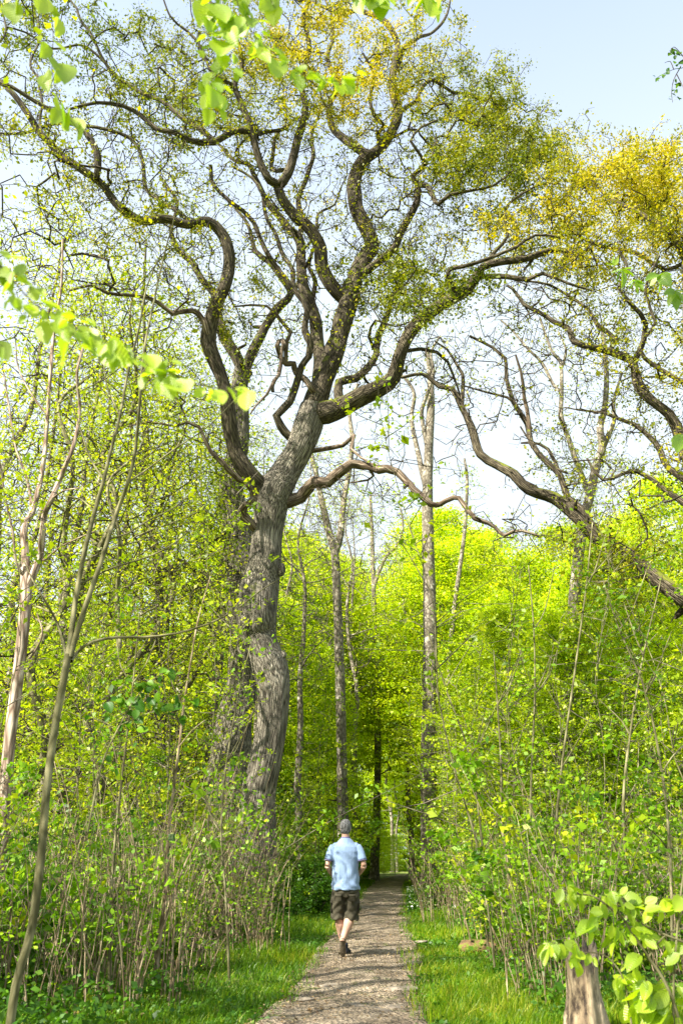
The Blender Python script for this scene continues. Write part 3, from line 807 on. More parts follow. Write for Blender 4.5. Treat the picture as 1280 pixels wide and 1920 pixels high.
traced(42, 21, (805, base_py(42)), [
    ([(806, base_py(42)), (804, 1550), (803, 1400), (806, 1200), (803, 1050), (801, 940), (803, 850), (807, 760), (806, 700), (800, 655)], 34, 9),
    ([(801, 930), (790, 880), (779, 830), (771, 785), (776, 740), (764, 715), (748, 700)], 11, 5, 1),
    ([(803, 850), (793, 800), (790, 770), (800, 740), (812, 700), (808, 660), (825, 630)], 9, 4, -1)],
    [(800, 640, 90, 60, 50, -2, 2, .6, 5), (760, 760, 90, 90, 50, -2, 2, .6, 3), (850, 800, 80, 100, 30, -2, 2, .6, 3), (790, 1480, 50, 80, 16, -1, 2, .5, 40), (840, 1250, 50, 150, 30, .5, 2, .5, 30), (860, 700, 60, 60, 22, -2, 2, .6, 3)],
    'tall straight pale patched beech trunk beside the right edge of the far path', 'beech_bark', 'beech_leaf', r_tip=.014, lsize=.11)
traced(38, 22, (642, base_py(38)), [
    ([(646, base_py(38)), (642, 1500), (638, 1300), (633, 1150), (628, 1045), (615, 990), (602, 935), (592, 885), (584, 850), (590, 800)], 22, 6),
    ([(628, 1040), (638, 1000), (645, 935), (655, 880), (660, 820), (655, 770), (670, 720)], 14, 5, 1)],
    [(640, 780, 100, 80, 60, -2, 2, .6, 4), (690, 900, 80, 90, 60, -2, 2, .6, 4), (600, 880, 60, 70, 30, -1, 2, .6, 4), (640, 1520, 70, 80, 30, 0, 2, .5, 50)],
    'slim pale forked beech standing just to the right of the big oak trunk', 'beech_bark', 'beech_leaf', r_tip=.012, lsize=.11)
traced(60, 23, (702, base_py(60)), [
    ([(701, base_py(60)), (703, 1600), (706, 1520), (708, 1400), (703, 1250), (700, 1100), (697, 1000), (694, 930)], 18, 5),
    ([(700, 1100), (720, 1050), (745, 1020), (755, 985), (750, 950)], 8, 3, -1)],
    [(700, 930, 90, 60, 60, -3, 2, .7, 8), (700, 1330, 80, 230, 160, -4, 1, .6, 60), (750, 960, 60, 50, 30, -2, 2, .7, 6)],
    'dark beech trunk at the far left edge of the path beyond the walker', 'beech_bark', 'beech_leaf', r_tip=.016, lsize=.13)
traced(46, 24, (836, base_py(46)), [
    ([(838, base_py(46)), (836, 1560), (834, 1450), (838, 1300), (850, 1150), (870, 1000), (875, 900), (870, 860)], 15, 4)],
    [(870, 950, 50, 80, 40, -2, 2, .6, 14), (850, 1250, 60, 200, 60, -2, 2, .5, 40)],
    'thin young beech right behind the tall straight patched beech', 'beech_bark', 'beech_leaf', r_tip=.012, lsize=.11)
traced(30, 25, (1050, base_py(30)), [
    ([(1050, base_py(30)), (1056, 1500), (1066, 1300), (1075, 1135), (1082, 1060), (1090, 990), (1105, 930), (1118, 870), (1128, 840), (1124, 800), (1132, 770), (1136, 720), (1134, 670), (1128, 610)], 26, 7),
    ([(1128, 842), (1140, 815), (1150, 790), (1150, 750), (1165, 700)], 12, 4, -1), ([(1105, 930), (1085, 880), (1066, 825), (1051, 780), (1052, 730), (1050, 680), (1032, 655), (1012, 597)], 12, 4, 1),
    ([(1051, 735), (1036, 720), (1015, 680), (990, 655), (960, 620), (938, 600)], 7, 3, 1), ([(1052, 690), (1060, 655), (1045, 620)], 6, 3)],
    [(1130, 620, 80, 60, 40, -2, 2, .6, 6), (1000, 620, 90, 70, 40, -2, 2, .6, 2), (1080, 720, 110, 80, 60, -2, 2, .6, 5), (1080, 880, 60, 50, 30, -2, 2, .6, 24), (1060, 1250, 60, 130, 60, -2, 1, .5, 45)],
    'pale forked tree between the right oak boughs, its upper stems nearly bare against the sky', 'beech_bark', 'thin_leaf', r_tip=.009, lsize=.085)
traced(26, 26, (300, base_py(26)), [
    ([(305, base_py(26)), (303, 1500), (300, 1350), (297, 1200), (298, 1100), (291, 1030), (280, 960), (268, 890), (275, 820), (268, 750), (272, 680), (270, 560), (274, 450)], 24, 4),
    ([(297, 1090), (320, 1060), (335, 1075), (352, 1110), (366, 1108), (372, 1080), (355, 1060), (330, 1045), (318, 1020)], 13, 6, -1), ([(295, 1110), (270, 1085), (255, 1060), (240, 1055), (235, 1080), (240, 1110)], 13, 5, -1),
    ([(372, 1085), (385, 1045), (400, 1030), (415, 1010)], 7, 3), ([(285, 980), (310, 930), (320, 880), (345, 830)], 8, 3)],
    [(270, 620, 110, 130, 70, -3, 3, .6, 16), (250, 820, 100, 120, 70, -3, 3, .55, 24), (330, 950, 90, 90, 60, -3, 2, .5, 34), (280, 1200, 90, 150, 60, -2, 2, .5, 45), (200, 1100, 60, 80, 40, -2, 2, .5, 45), (350, 700, 60, 100, 26, -2, 2, .6, 14)],
    'dark trunked tree with stubby twisted broken boughs left of the big oak', 'oak_bark', 'thin_leaf', r_tip=.009, lsize=.09, name='broadleaf_tree', mat_limb=M['oak_limb'])
traced(28, 27, (402, base_py(28)), [
    ([(400, base_py(28)), (401, 1400), (404, 1250), (409, 1130), (414, 1060), (418, 1000), (412, 940), (405, 880)], 15, 4)],
    [(410, 1000, 40, 80, 30, -1, 2, .5, 34), (390, 1250, 50, 120, 30, -1, 1, .5, 34)],
    'slim brown stem in the leaves close to the left side of the second oak', 'beech_bark', 'thin_leaf', r_tip=.009, lsize=.09, name='broadleaf_tree')
# the pale stripped tree at the left and the sapling in front of it
traced(12, 28, (2, base_py(12)), [
    ([(-8, base_py(12)), (5, 1550), (18, 1400), (34, 1270), (44, 1180), (49, 1120), (50, 1065)], 24, 20),
    ([(50, 1085), (47, 1030), (46, 990), (60, 962), (70, 930), (78, 890), (84, 850), (90, 780), (95, 700), (102, 620), (115, 540), (118, 450)], 15, 4, 1),
    ([(54, 1100), (66, 1070), (76, 1040), (80, 1000), (84, 965), (98, 935), (112, 900), (125, 870), (140, 830), (150, 770), (145, 700), (160, 640)], 15, 4, -.5),
    ([(60, 962), (56, 920), (45, 880), (30, 840), (20, 780), (8, 700)], 6, 3, .5), ([(50, 1090), (30, 1050), (25, 1000), (10, 930), (0, 860)], 6, 3, -.5),
    ([(84, 1050), (110, 1028), (145, 1010), (180, 995)], 4, 2, -.3), ([(98, 935), (120, 920), (150, 915)], 4, 2, -.3),
    ([(90, 780), (60, 740), (35, 690), (30, 640)], 4, 2), ([(36, 1260), (60, 1230), (80, 1190), (70, 1150)], 5, 2)],
    [(100, 600, 110, 110, 50, -1, 1.5, .6, 16), (80, 800, 90, 110, 50, -1, 1.5, .6, 16), (30, 950, 60, 100, 25, -1, 1, .6, 12), (130, 450, 90, 60, 20, -1, 1, .6, 12)],
    'pale pinkish tree with bark peeled off its two sunlit forking stems at the left edge', 'pale_bark', 'thin_leaf', r_tip=.0035, lsize=.05, name='broadleaf_tree', step=.3, sp=(.16, .16, .12))
traced(6.6, 29, (16, base_py(6.6)), [
    ([(8, base_py(6.6)), (30, 1850), (60, 1740), (78, 1600), (88, 1480), (104, 1360), (120, 1275), (128, 1228)], 18, 14),
    ([(128, 1235), (134, 1190), (143, 1120), (160, 1030), (178, 960), (195, 900), (207, 850), (225, 780), (240, 700), (262, 610), (275, 540), (300, 480)], 12, 2, .3),
    ([(132, 1232), (142, 1195), (163, 1130), (188, 1060), (205, 1005), (220, 960), (240, 905), (253, 850), (262, 760), (270, 660), (290, 560), (310, 470), (330, 400)], 12, 2, -.2),
    ([(126, 1235), (118, 1200), (104, 1160), (82, 1122), (62, 1088), (45, 1050)], 6, 2, .3), ([(134, 1240), (148, 1220), (175, 1203), (220, 1195), (270, 1195), (330, 1188), (390, 1170), (440, 1145), (485, 1110), (525, 1085)], 7, 2, .4),
    ([(152, 1095), (175, 1082), (210, 1065), (260, 1050), (310, 1030), (350, 1000)], 5, 2, -.2), ([(206, 1010), (240, 1000), (280, 975), (330, 950), (360, 920)], 4, 2, .2),
    ([(196, 900), (170, 860), (150, 800), (130, 740)], 4, 2, .2), ([(240, 905), (290, 870), (330, 840), (390, 800), (450, 740)], 3.5, 1.5, .2),
    ([(178, 960), (150, 935), (110, 930)], 3, 1.5, .2), ([(225, 780), (200, 720), (190, 650), (160, 590)], 3, 1.5, .2), ([(266, 700), (310, 640), (350, 600)], 3, 1.5)],
    [(260, 500, 90, 90, 10, -.3, .3, .7, 3), (400, 1150, 100, 60, 14, -.3, .5, .6, 4), (200, 700, 120, 100, 14, -.3, .5, .6, 3), (320, 950, 80, 80, 10, -.3, .3, .6, 3)],
    'smooth olive grey young tree forking low down in front of the left thicket', 'sapling_bark', 'thin_leaf', r_tip=.002, rt=1, lsize=.05, name='young_tree', step=.15, sp=(.08, .08, .06), lumps=.02, power=.35)
traced(9.3, 30, (289, base_py(9.3)), [
    ([(287, base_py(9.3, 0)), (293, 1820), (300, 1760), (309, 1690), (312, 1640), (316, 1560), (326, 1480), (336, 1400), (345, 1320), (358, 1240), (372, 1160), (395, 1080)], 10, 2),
    ([(305, 1735), (322, 1690), (335, 1650), (352, 1610), (372, 1575), (385, 1535)], 5, 2.5, .1), ([(312, 1620), (305, 1590), (295, 1560)], 3, 1.5),
    ([(345, 1320), (325, 1290), (315, 1240), (318, 1200)], 3, 1.5), ([(336, 1400), (360, 1370), (385, 1350)], 2.5, 1.5)],
    [(350, 1250, 70, 120, 14, -.3, .3, .6, 5), (340, 1500, 60, 60, 8, -.3, .3, .5, 4)],
    'thin whitish sapling with a forked stem at the grassy edge of the left thicket', 'cane', 'thin_leaf', r_tip=.002, rt=1, lsize=.045, name='sapling', step=.15, sp=(.08, .08, .06), lumps=.02, power=.35)

# =================================================================== WOODLAND PROTOTYPES AND THEIR COPIES
def col_name(n): return n
def proto_tree(name, loc, seed, h, r, nt, per, bark, leafm, lsize, label, group, cat='tree', low=.12, flat=.0, r0=.18, sp=(.4, .4, .12), up=.5, twig='twig', r_tip=.012, mixm=.5, mixs=.2, lean=0.0, ntr=6, shape=.5, wob=.25, twl=1, stepg=.5):
    rng = np.random.default_rng(seed)
    s = Skel(loc[1], seed); s.rng = rng
    n = 9
    pts = np.array([[loc[0] + lean * (k / n) ** 1.3 * h * .1 + rng.normal(0, wob * min(k, 3) / 3), loc[1] + rng.normal(0, wob * min(k, 3) / 3), -.1 + (h * .96) * k / n] for k in range(n + 1)])
    c = catmull(pts, .4); f = np.linspace(0, 1, len(c))
    s.raw(c, r0 * (1 - f) ** .8 + .012, name='trunk')
    # a few main boughs
    for b in range(ntr):
        z = h * rng.uniform(max(low, .22), .8); k = int(np.clip(z / (h * .96) * len(c), 0, len(c) - 2))
        a = rng.uniform(0, 6.28); ln = r * rng.uniform(.5, .9) * (1 - .4 * z / h)
        bp = [c[k]]
        for q in range(1, 6):
            a += rng.normal(0, .25)
            bp.append(bp[-1] + np.array([math.cos(a) * ln / 5, math.sin(a) * ln / 5, ln / 5 * rng.uniform(.2, 1.0)]))
        bc = catmull(np.array(bp), .4); rb = max(.02, r0 * (1 - z / h) ** .8 * .5)
        s.limbs.append(('branch', bc, np.linspace(rb, .012, len(bc)), None, None)); s._append(bc, np.linspace(rb, .012, len(bc)), k); s.n_traced = len(s.par)
    T = []
    while len(T) < nt:
        u = rng.uniform(low, 1.0)
        prof = math.sin(math.pi * min(1, max(.02, (u - low) / (1 - low))) ** shape) ** .6 * r
        a = rng.uniform(0, 6.28); rr = prof * math.sqrt(rng.uniform(.08, 1))
        z = u * h
        if flat: z = round(z / flat) * flat + rng.normal(0, flat * .10) + rr * .06
        T.append([loc[0] + lean * u ** 1.3 * h * .1 + math.cos(a) * rr, loc[1] + math.sin(a) * rr, max(z, .3)])
    T = np.array(T)
    s.grow(T, step=stepg, wig=.16)
    mixv = np.clip(rng.normal(mixm, mixs, nt), 0, 1)
    pts, mx = cluster(rng, T, per, sp, mixv)
    q = thing(name, (loc[0], loc[1], 0), label, cat, group)
    s.build(q, M[bark], M[bark], M[twig], M[leafm], pts, lsize, mx, up=up, r_tip=r_tip, twiglets=twl, flare=.4, sides=8 if r0 < .1 else 12, lumps=.03)
    return q
rngs = np.random.default_rng(5)
GB = 'bright green beeches filling the wood behind'
LB = 'bright green young beech among the dense beeches behind the path'
beech = [
    proto_tree('beech_tree', (16, 46, 0), 101, 20, 4.8, 660, 60, 'beech_bark', 'beech_leaf', .16, LB, GB, low=.06, flat=.75, sp=(.55, .55, .12), mixm=.55, shape=.7),
    proto_tree('beech_tree', (9, 52, 0), 102, 22, 5.2, 660, 60, 'beech_bark', 'beech_leaf', .16, LB, GB, low=.10, flat=.8, sp=(.55, .55, .12), mixm=.62, shape=.8),
    proto_tree('beech_tree', (24, 40, 0), 103, 16, 4.4, 660, 60, 'beech_bark', 'beech_leaf', .14, LB, GB, low=.04, flat=.6, sp=(.5, .5, .10), mixm=.45, shape=.6),
]
beech.append(proto_tree('beech_tree', (-.8, 70, 0), 104, 25, 5.2, 620, 60, 'beech_bark', 'beech_leaf', .17, LB, GB, low=.34, flat=.8, sp=(.6, .6, .13), mixm=.6, shape=.8))
# (pixel column, distance, kind, scale)
spots = [(540, 50, 0, .95), (600, 56, 1, 1.0), (870, 60, 1, .92), (940, 48, 2, 1.05), (955, 43, 2, .9), (980, 56, 1, .95), (1040, 44, 0, .88), (1120, 50, 1, 1.0),
         (1200, 42, 0, .92), (1270, 48, 1, 1.0), (1170, 34, 2, .85), (1000, 36, 2, .8), (1240, 30, 2, .8), (1080, 30, 2, .62), (1350, 38, 1, .9), (975, 33, 2, .7), (880, 52, 0, .9),
         (500, 42, 2, .9), (610, 54, 2, .95), (560, 70, 1, 1.0), (800, 74, 0, .95), (850, 90, 0, 1.1), (600, 85, 0, 1.1),
         (350, 52, 0, .8), (250, 46, 2, .9), (130, 50, 1, .75), (20, 42, 0, .7), (200, 36, 2, .6), (60, 34, 2, .6), (400, 40, 2, .6), (330, 38, 2, .6), (470, 60, 1, .9),
         (1100, 66, 1, 1.05), (1000, 74, 0, 1.1), (1200, 64, 0, 1.1), (920, 80, 1, 1.0), (300, 62, 1, .8), (150, 64, 0, .85), (430, 66, 1, .85), (0, 56, 1, .8), (1320, 58, 0, 1.0), (540, 42, 2, .8), (590, 46, 2, .8),  (770, 62, 2, 1.1), (590, 62, 0, .95), (885, 50, 2, .85), (800, 110, 1, 1.1), (900, 66, 2, 1.2), (1060, 38, 2, .8), (1140, 40, 0, .78), (600, 70, 0, 1.3), (770, 82, 1, 1.3), (830, 70, 1, 1.2), (560, 76, 1, 1.2), (280, 60, 2, 1.0), (760, 106, 1, 1.5), (800, 92, 0, 1.4)]
for (px, Y, k, sc) in spots:
    x = P(px, 1600, Y)[0]
    if abs(x - path_x(Y)) < 4.2: x = path_x(Y) + (4.2 if x > path_x(Y) else -4.2)
    if Y > 50 and -9 < x - path_x(Y) < 6: k, sc = 3, max(.85, sc * .85)
    dup(beech[k], (x, Y, 0), rngs.uniform(0, 6.28), (sc * rngs.uniform(.92, 1.08),) * 2 + (sc,))
for (x, Y, k, sc) in [(2, 118, 0, 1.2), (7, 124, 2, 1.4), (12, 118, 1, 1.1), (17, 122, 2, 1.5), (22, 116, 0, 1.2), (28, 126, 1, 1.2), (14, 134, 0, 1.4), (5, 136, 1, 1.3), (24, 138, 2, 1.6), (-6, 122, 1, 1.2), (36, 120, 0, 1.2), (9.5, 114, 2, 1.0)]:
    dup(beech[k], (x, Y, 0), rngs.uniform(0, 6.28), (sc, sc, sc))
for (dx, Y, sc) in [(3.6, 50, .82), (-6.5, 55, .9), (4.4, 63, 1.15), (-7, 70, 1.1), (3.8, 74, 1.25), (-10, 62, 1.1), (-6, 86, 1.3), (4, 86, 1.35), (-12, 62, 1.1), (-9, 76, 1.25), (8.5, 68, 1.15), (0, 104, 1.4)]:
    dup(beech[3], (path_x(Y) + dx, Y, 0), rngs.uniform(0, 6.28), (sc * 1.15, sc * 1.15, sc))
for k in range(26):
    Y = rngs.uniform(40, 100); sd = rngs.choice([-1, 1]); sc = rngs.uniform(.22, .38)
    dup(beech[2], (path_x(Y) + sd * rngs.uniform(2.6, 4.5), Y, 0), rngs.uniform(0, 6.28), (sc * 1.2, sc * 1.2, sc))
# thin, half leafless trees that let the sky through on the left
GT = 'thinly leaved trees against the sky on the left'
LT = 'thinly leaved slender tree standing in the wood on the left'
thin = [
    proto_tree('broadleaf_tree', (-9, 27, 0), 111, 21, 3.6, 430, 9, 'beech_bark', 'thin_leaf', .10, LT, GT, low=.12, sp=(.4, .4, .3), up=.1, r0=.15, r_tip=.010, mixm=.65, wob=.2, shape=.8, stepg=.45),
    proto_tree('broadleaf_tree', (-6.5, 33, 0), 112, 24, 4.2, 430, 11, 'beech_bark', 'thin_leaf', .11, LT, GT, low=.12, sp=(.4, .4, .3), up=.1, r0=.17, r_tip=.011, mixm=.6, wob=.2, shape=.9, stepg=.45),
    proto_tree('broadleaf_tree', (-11, 19, 0), 113, 15, 3.0, 400, 13, 'sapling_bark', 'thin_leaf', .08, LT, GT, low=.10, sp=(.3, .3, .25), up=.1, r0=.10, r_tip=.008, mixm=.6, wob=.3, shape=.8, stepg=.4),
]
for (px, Y, k, sc) in [(60, 24, 0, 1.05), (160, 30, 1, 1.05), (230, 22, 2, 1.1), (330, 36, 1, 1.0), (-40, 26, 1, .95), (20, 18, 2, 1.1), (150, 17, 2, .85), (390, 27, 0, .9), (100, 40, 1, 1.1), (260, 28, 0, 1.0), (0, 32, 0, 1.15), (-110, 20, 0, 1.0), (200, 44, 0, 1.2), (110, 20, 2, 1.25), (350, 25, 2, 1.1), (210, 26, 0, .8), (60, 30, 2, 1.3), (290, 33, 1, .8)]:
    dup(thin[k], (P(px, 1600, Y)[0], Y, 0), rngs.uniform(0, 6.28), (sc, sc, sc))
for (x, y, k, sc) in [(-6.5, 5.5, 0, .9), (-9.5, 1.5, 1, .9), (-5.5, 0.5, 2, 1.0), (-8, -4, 1, .9), (-11, 10, 2, 1.1)]:
    dup(thin[k], (x, y, 0), rngs.uniform(0, 6.28), (sc, sc, sc))
# bare crowned trees behind the centre
GN = 'nearly leafless trees standing behind the big oak'
LN = 'nearly leafless tree with fine bare twigs rising behind the big oak'
bare = [
    proto_tree('broadleaf_tree', (P(660, 1600, 48)[0], 48, 0), 121, 25, 5.0, 420, 2, 'beech_bark', 'thin_leaf', .12, LN, GN, low=.45, sp=(.4, .4, .3), up=.1, r0=.2, r_tip=.013, twig='grey_twig', wob=.15, shape=1.0, stepg=.6, twl=3),
    proto_tree('broadleaf_tree', (P(560, 1600, 36)[0], 36, 0), 122, 21, 4.2, 420, 4, 'beech_bark', 'thin_leaf', .11, LN, GN, low=.4, sp=(.4, .4, .3), up=.1, r0=.17, r_tip=.011, twig='grey_twig', wob=.15, shape=1.0, stepg=.6, twl=3),
]
for (px, Y, k, sc) in [(770, 56, 0, .95), (660, 52, 1, 1.2), (850, 50, 0, .85), (520, 44, 1, 1.1), (1180, 46, 0, .92), (1010, 50, 1, 1.05), (930, 54, 0, .8), (470, 33, 1, .95), (1260, 40, 1, 1.05)]:
    dup(bare[k], (P(px, 1600, Y)[0], Y, 0), rngs.uniform(0, 6.28), (sc, sc, sc))

# ------------------------------------------------------------------- understorey: shrubs, saplings, thickets
def stems_proto(name, loc, seed, nst, h0, h1, spread, r, per_leaf, lsize, bark, leafm, label, group, cat, lean=.25, side=3, mixm=.5, leaf_from=.3, up=.4, sp=.10, nodes=7):
    rng = np.random.default_rng(seed); tb = Tubes(); tw = Tubes(); LP = []; MXs = []
    for k in range(nst):
        a = rng.uniform(0, 6.28); d = spread * math.sqrt(rng.uniform(0, 1)); h = rng.uniform(h0, h1)
        b = np.array([loc[0] + math.cos(a) * d, loc[1] + math.sin(a) * d, -.05])
        ln = rng.normal(0, lean, 2) + np.array([math.cos(a), math.sin(a)]) * lean * .5 * (nst > 1)
        f = np.linspace(0, 1, nodes + 1)
        pts = b + np.stack([ln[0] * f ** 1.6 * h, ln[1] * f ** 1.6 * h, f * h], 1)
        pts[1:] += np.cumsum(rng.normal(0, .018, (nodes, 3)), 0) * h * .5
        rr = r * rng.uniform(.6, 1.2) * (1 - f * .8)
        tb.add(catmull(pts, .25), np.interp(np.linspace(0, 1, len(catmull(pts, .25))), f, rr), 5)
        ns = rng.poisson(side)
        for q in range(ns):
            u = rng.uniform(leaf_from, 1.0); p0 = np.array([np.interp(u, f, pts[:, i]) for i in range(3)])
            dr = norm(rng.normal(size=3) * np.array([1, 1, .35]) + np.array([0, 0, .5])) * rng.uniform(.2, .55) * h / 3.0
            m1 = p0 + dr * .5 + rng.normal(0, .03, 3); e = p0 + dr
            tw.add(np.array([p0, m1, e]), np.array([r * .35, r * .28, r * .15]), 3)
            nl = rng.poisson(per_leaf)
            wh = rng.uniform(.35, 1.08, 3); ff = wh[rng.integers(0, 3, nl)][:, None]
            LP.append(p0 + dr * ff + rng.normal(0, sp * .62, (nl, 3)) * np.array([1, 1, .6])); MXs += [np.clip(rng.normal(mixm, .2), 0, 1)] * nl
    q = thing(name, (loc[0], loc[1], 0), label, cat, group)
    part('stems' if nst > 1 else 'stem', tb.mesh('stems'), M[bark], q)
    if tw.V: part('twigs', tw.mesh('twigs'), M['grey_twig'], q, kind='stuff')
    if LP: part('foliage', leaves_mesh('foliage', np.vstack(LP), lsize, rng, up=up, mix=np.array(MXs)), M[leafm], q)
    return q
def left_edge(Y): return path_x(Y) - 1.05 - max(0, min(1.0, (18 - Y) * .055)) * 1.0 - .25
def right_edge(Y): return path_x(Y) + 1.25 + .02 * max(0, 20 - Y)
G1, L1 = 'dry pale cane clumps in the left thicket', 'clump of dry pale upright canes in the thicket left of the track'
G2, L2 = 'dry pale cane clumps in the right thicket', 'clump of thin pale upright canes in the thicket right of the grass verge'
G3, L3 = 'leafy saplings in the left thicket', 'slender leafy sapling rising from the thicket left of the path'
G4, L4 = 'leafy saplings in the right thicket', 'slender leafy sapling rising from the thicket right of the path'
G5, L5 = 'low green bushes on the left', 'low leafy green bush under the trees left of the path'
G6, L6 = 'low green bushes on the right', 'low leafy green bush under the trees right of the path'
canes = [stems_proto('cane_clump', (-3.2 - k * .7, 12 + k * 1.7, 0), 200 + k, 22, .5, 1.9 + .2 * k, .55, .0075, 4.0, .055, 'cane', 'shrub_leaf', L1, G1, 'thicket', lean=.20, side=2.6, leaf_from=.3, mixm=.5) for k in range(3)]
sap = [stems_proto('sapling', (-3.6 - k, 11.5 + k * 2, 0), 220 + k, 1, 3.6 + k, 5.0 + k, 0, .020, 14, .075, 'sapling_bark', 'thin_leaf', L3, G3, 'sapling', lean=.10, side=28 + 6 * k, leaf_from=.2, mixm=.36, nodes=10) for k in range(3)]
bush = [stems_proto('bush', (-4.2 - k, 14 + k * 2, 0), 240 + k, 16, .6, 1.4 + .5 * k, .35, .008, 22, .07, 'grey_twig', 'shrub_leaf', L5, G5, 'bush', lean=.35, side=6, leaf_from=.1, mixm=.40 + .1 * k, sp=.12) for k in range(3)]
DB = [stems_proto('bush', (float(G(572, 1718)[0]), float(G(572, 1718)[1]), 0), 260, 26, .8, 1.75, .45, .010, 34, .06, 'twig', 'shrub_leaf', 'dense dark green bush at the grass edge just left of the walker', 'dark bushes beside the left verge', 'bush', lean=.22, side=9, leaf_from=.05, mixm=.06, sp=.12)]
for (px, py, sc, lb) in [(590, 1690, .8, 'smaller dark green bush just beyond the dense one left of the walker'), (520, 1735, .75, 'dark green bush in front of the big oak base at the left verge'), (20, 1790, 1.15, 'dark bush added for shade at the bottom left corner left of the grey young tree'), (120, 1800, .95, 'dark bush added for shade just right of the grey young tree base'), (-30, 1730, 1.3, 'tall dark bush added for shade behind the corner bush at the left edge'), (190, 1740, 1.0, 'dark bush added for shade under the canes right of the grey young tree')]:
    p = G(px, py); dup(DB[0], (p[0], p[1], 0), 2.0 + px, (sc, sc, sc), lb)  # bushes round the grey young tree are added, dark leaves stand in for shade
PXS = []
def scatter(protos, n, side, y0, y1, dmin, dmax, label, group, smin=.8, smax=1.2, ypow=1.0, avoid=None):
    c = 0
    while c < n:
        Y = y0 + (y1 - y0) * rngs.uniform() ** ypow
        u = rngs.uniform() ** 1.1
        e = left_edge(Y) if side < 0 else right_edge(Y)
        x = e + side * (dmin + (dmax - dmin) * u)
        X0 = abs(x) / (Y * .40 + .6)
        if X0 > 1.25: 
            if rngs.uniform() < .97: continue
        if Y < 9 and abs(x) < 1.9: continue
        if protos is sap and Y < 22 and -.128 < x / Y < -.035: continue
        if protos is not canes and 16 < Y < 60 and .086 < x / Y < .110: continue
        if protos is sap and Y < 60 and .088 < x / Y < .112: continue
        if avoid and any((x - a) ** 2 + (Y - b) ** 2 < r * r for a, b, r in avoid): continue
        sc = rngs.uniform(smin, smax)
        o = dup(protos[int(rngs.integers(len(protos)))], (x, Y, float(ground_z(np.array(x), np.array(Y)))), rngs.uniform(0, 6.28), (sc, sc, sc * rngs.uniform(.9, 1.15)), label, tilt=(rngs.normal(0, .05), rngs.normal(0, .05)))
        o['group'] = group; c += 1
_g = G(572, 1718)
AV = [(_g[0] * f, _g[1] * f, .95) for f in (.7, .78, .86, .94, 1.0)] + [(-1.93, 20, .9), (1.95, 7.6, .55), (2.05, 6.0, .9), (-1.8, 9.3, .25)]
scatter(canes, 88, -1, 8.0, 24, 0, 6.5, L1, G1, avoid=AV, ypow=1.2)
scatter(canes, 70, 1, 8.4, 28, .1, 7.5, L2, G2, avoid=AV, ypow=1.2)
scatter(sap, 46, -1, 9, 30, .1, 9, L3, G3, .7, 1.2, avoid=AV)
scatter(sap, 72, 1, 9, 32, .2, 10, L4, G4, .6, 1.25, avoid=AV)
scatter(bush, 58, -1, 7.6, 32, .5, 9, L5, G5, .7, 1.3, avoid=AV, ypow=1.1)
scatter(bush, 60, 1, 9, 36, .4, 11, L6, G6, .6, 1.2, avoid=AV, ypow=1.1)
scatter(bush, 50, 1, 30, 80, .3, 20, L6, G6, 1.2, 2.2)
scatter(bush, 50, -1, 28, 80, .3, 20, L5, G5, 1.2, 2.2)
for k in range(14):
    sc = rngs.uniform(1.6, 2.6); o = dup(bush[k % 3], (4 + k * 1.3, 111.5 + rngs.uniform(0, 4), 0), rngs.uniform(0, 6.28), (sc, sc, sc), 'low leafy green bush closing the far end of the track'); o['group'] = 'bushes at the far end of the track'

# where each lookalike stands, so that its description can say so
ZL = [(60, 'at the far left edge'), (160, 'beside the pale peeled tree at left'), (270, 'behind the forked grey young tree'), (370, 'around the whitish forked sapling'), (450, 'just left of the second oak'), (540, 'beside the big oak trunk'), (900, 'between big oak and walker')]
ZR = [(830, 'beside the tall patched beech'), (900, 'along the right verge'), (960, 'above the mossy log'), (1040, 'left of the weathered stump'), (1130, 'behind the weathered stump'), (1210, 'behind the fresh leaved sapling'), (9999, 'at the right edge')]
SHORT = {L1: 'clump of dry pale canes', L2: 'clump of thin pale canes', L3: 'slender leafy sapling', L4: 'slender leafy sapling', L5: 'low leafy green bush', L6: 'low leafy green bush', LB: 'bright green beech', LT: 'thinly leaved slender tree', LN: 'nearly leafless fine twigged tree'}
for o in list(COL.objects):
    lab = o.get('label')
    if o.parent is None and lab in SHORT:
        x, Y = o.location.x, o.location.y
        if Y < 7: where = 'overhead outside the left edge'
        else:
            px = float(PROJ(np.array([x, Y, 1.0]))[0]); left = x < path_x(Y)
            where = next(w for lim, w in (ZL if left else ZR) if px < lim or lim >= 9999 or (left and lim == 900))
        d = ('in front ' if Y < 13 else 'midway ' if Y < 30 else 'behind, ' if Y < 50 else 'far back ' if Y < 70 else 'farthest back ') if Y >= 7 else ''
        o['label'] = SHORT[lab] + ' ' + d + where

# =================================================================== SAPLINGS THAT STAND OUT AT THE RIGHT
def rsap(Y, seed, pts, w, label, nl=30, bark='sapling_bark', leafm='shrub_leaf', rx=60, mixv=.6, side=5):
    rr = np.random.default_rng(seed); limbs = [(pts, w, 2)]
    for _ in range(side):
        k = rr.integers(1, len(pts) - 1); x, y = pts[k]; sgn = rr.choice([-1, 1])
        limbs.append(([(x, y), (x + sgn * rr.uniform(12, 25), y - rr.uniform(20, 40)), (x + sgn * rr.uniform(28, 60), y - rr.uniform(60, 120))], w * .45, 1.3, rr.uniform(-.3, .3)))
    spec = [(x, y, rx, 60, max(2, nl // len(pts)), -.4, .4, mixv, 9) for (x, y) in pts[1:]]
    traced(Y, seed, (pts[0][0], 1700), limbs, spec, label, bark, leafm, r_tip=.002, rt=1, lsize=.055, name='sapling', step=.15, sp=(.10, .10, .06), lumps=.02, power=.35)
def B(Y): return base_py(Y, 0)
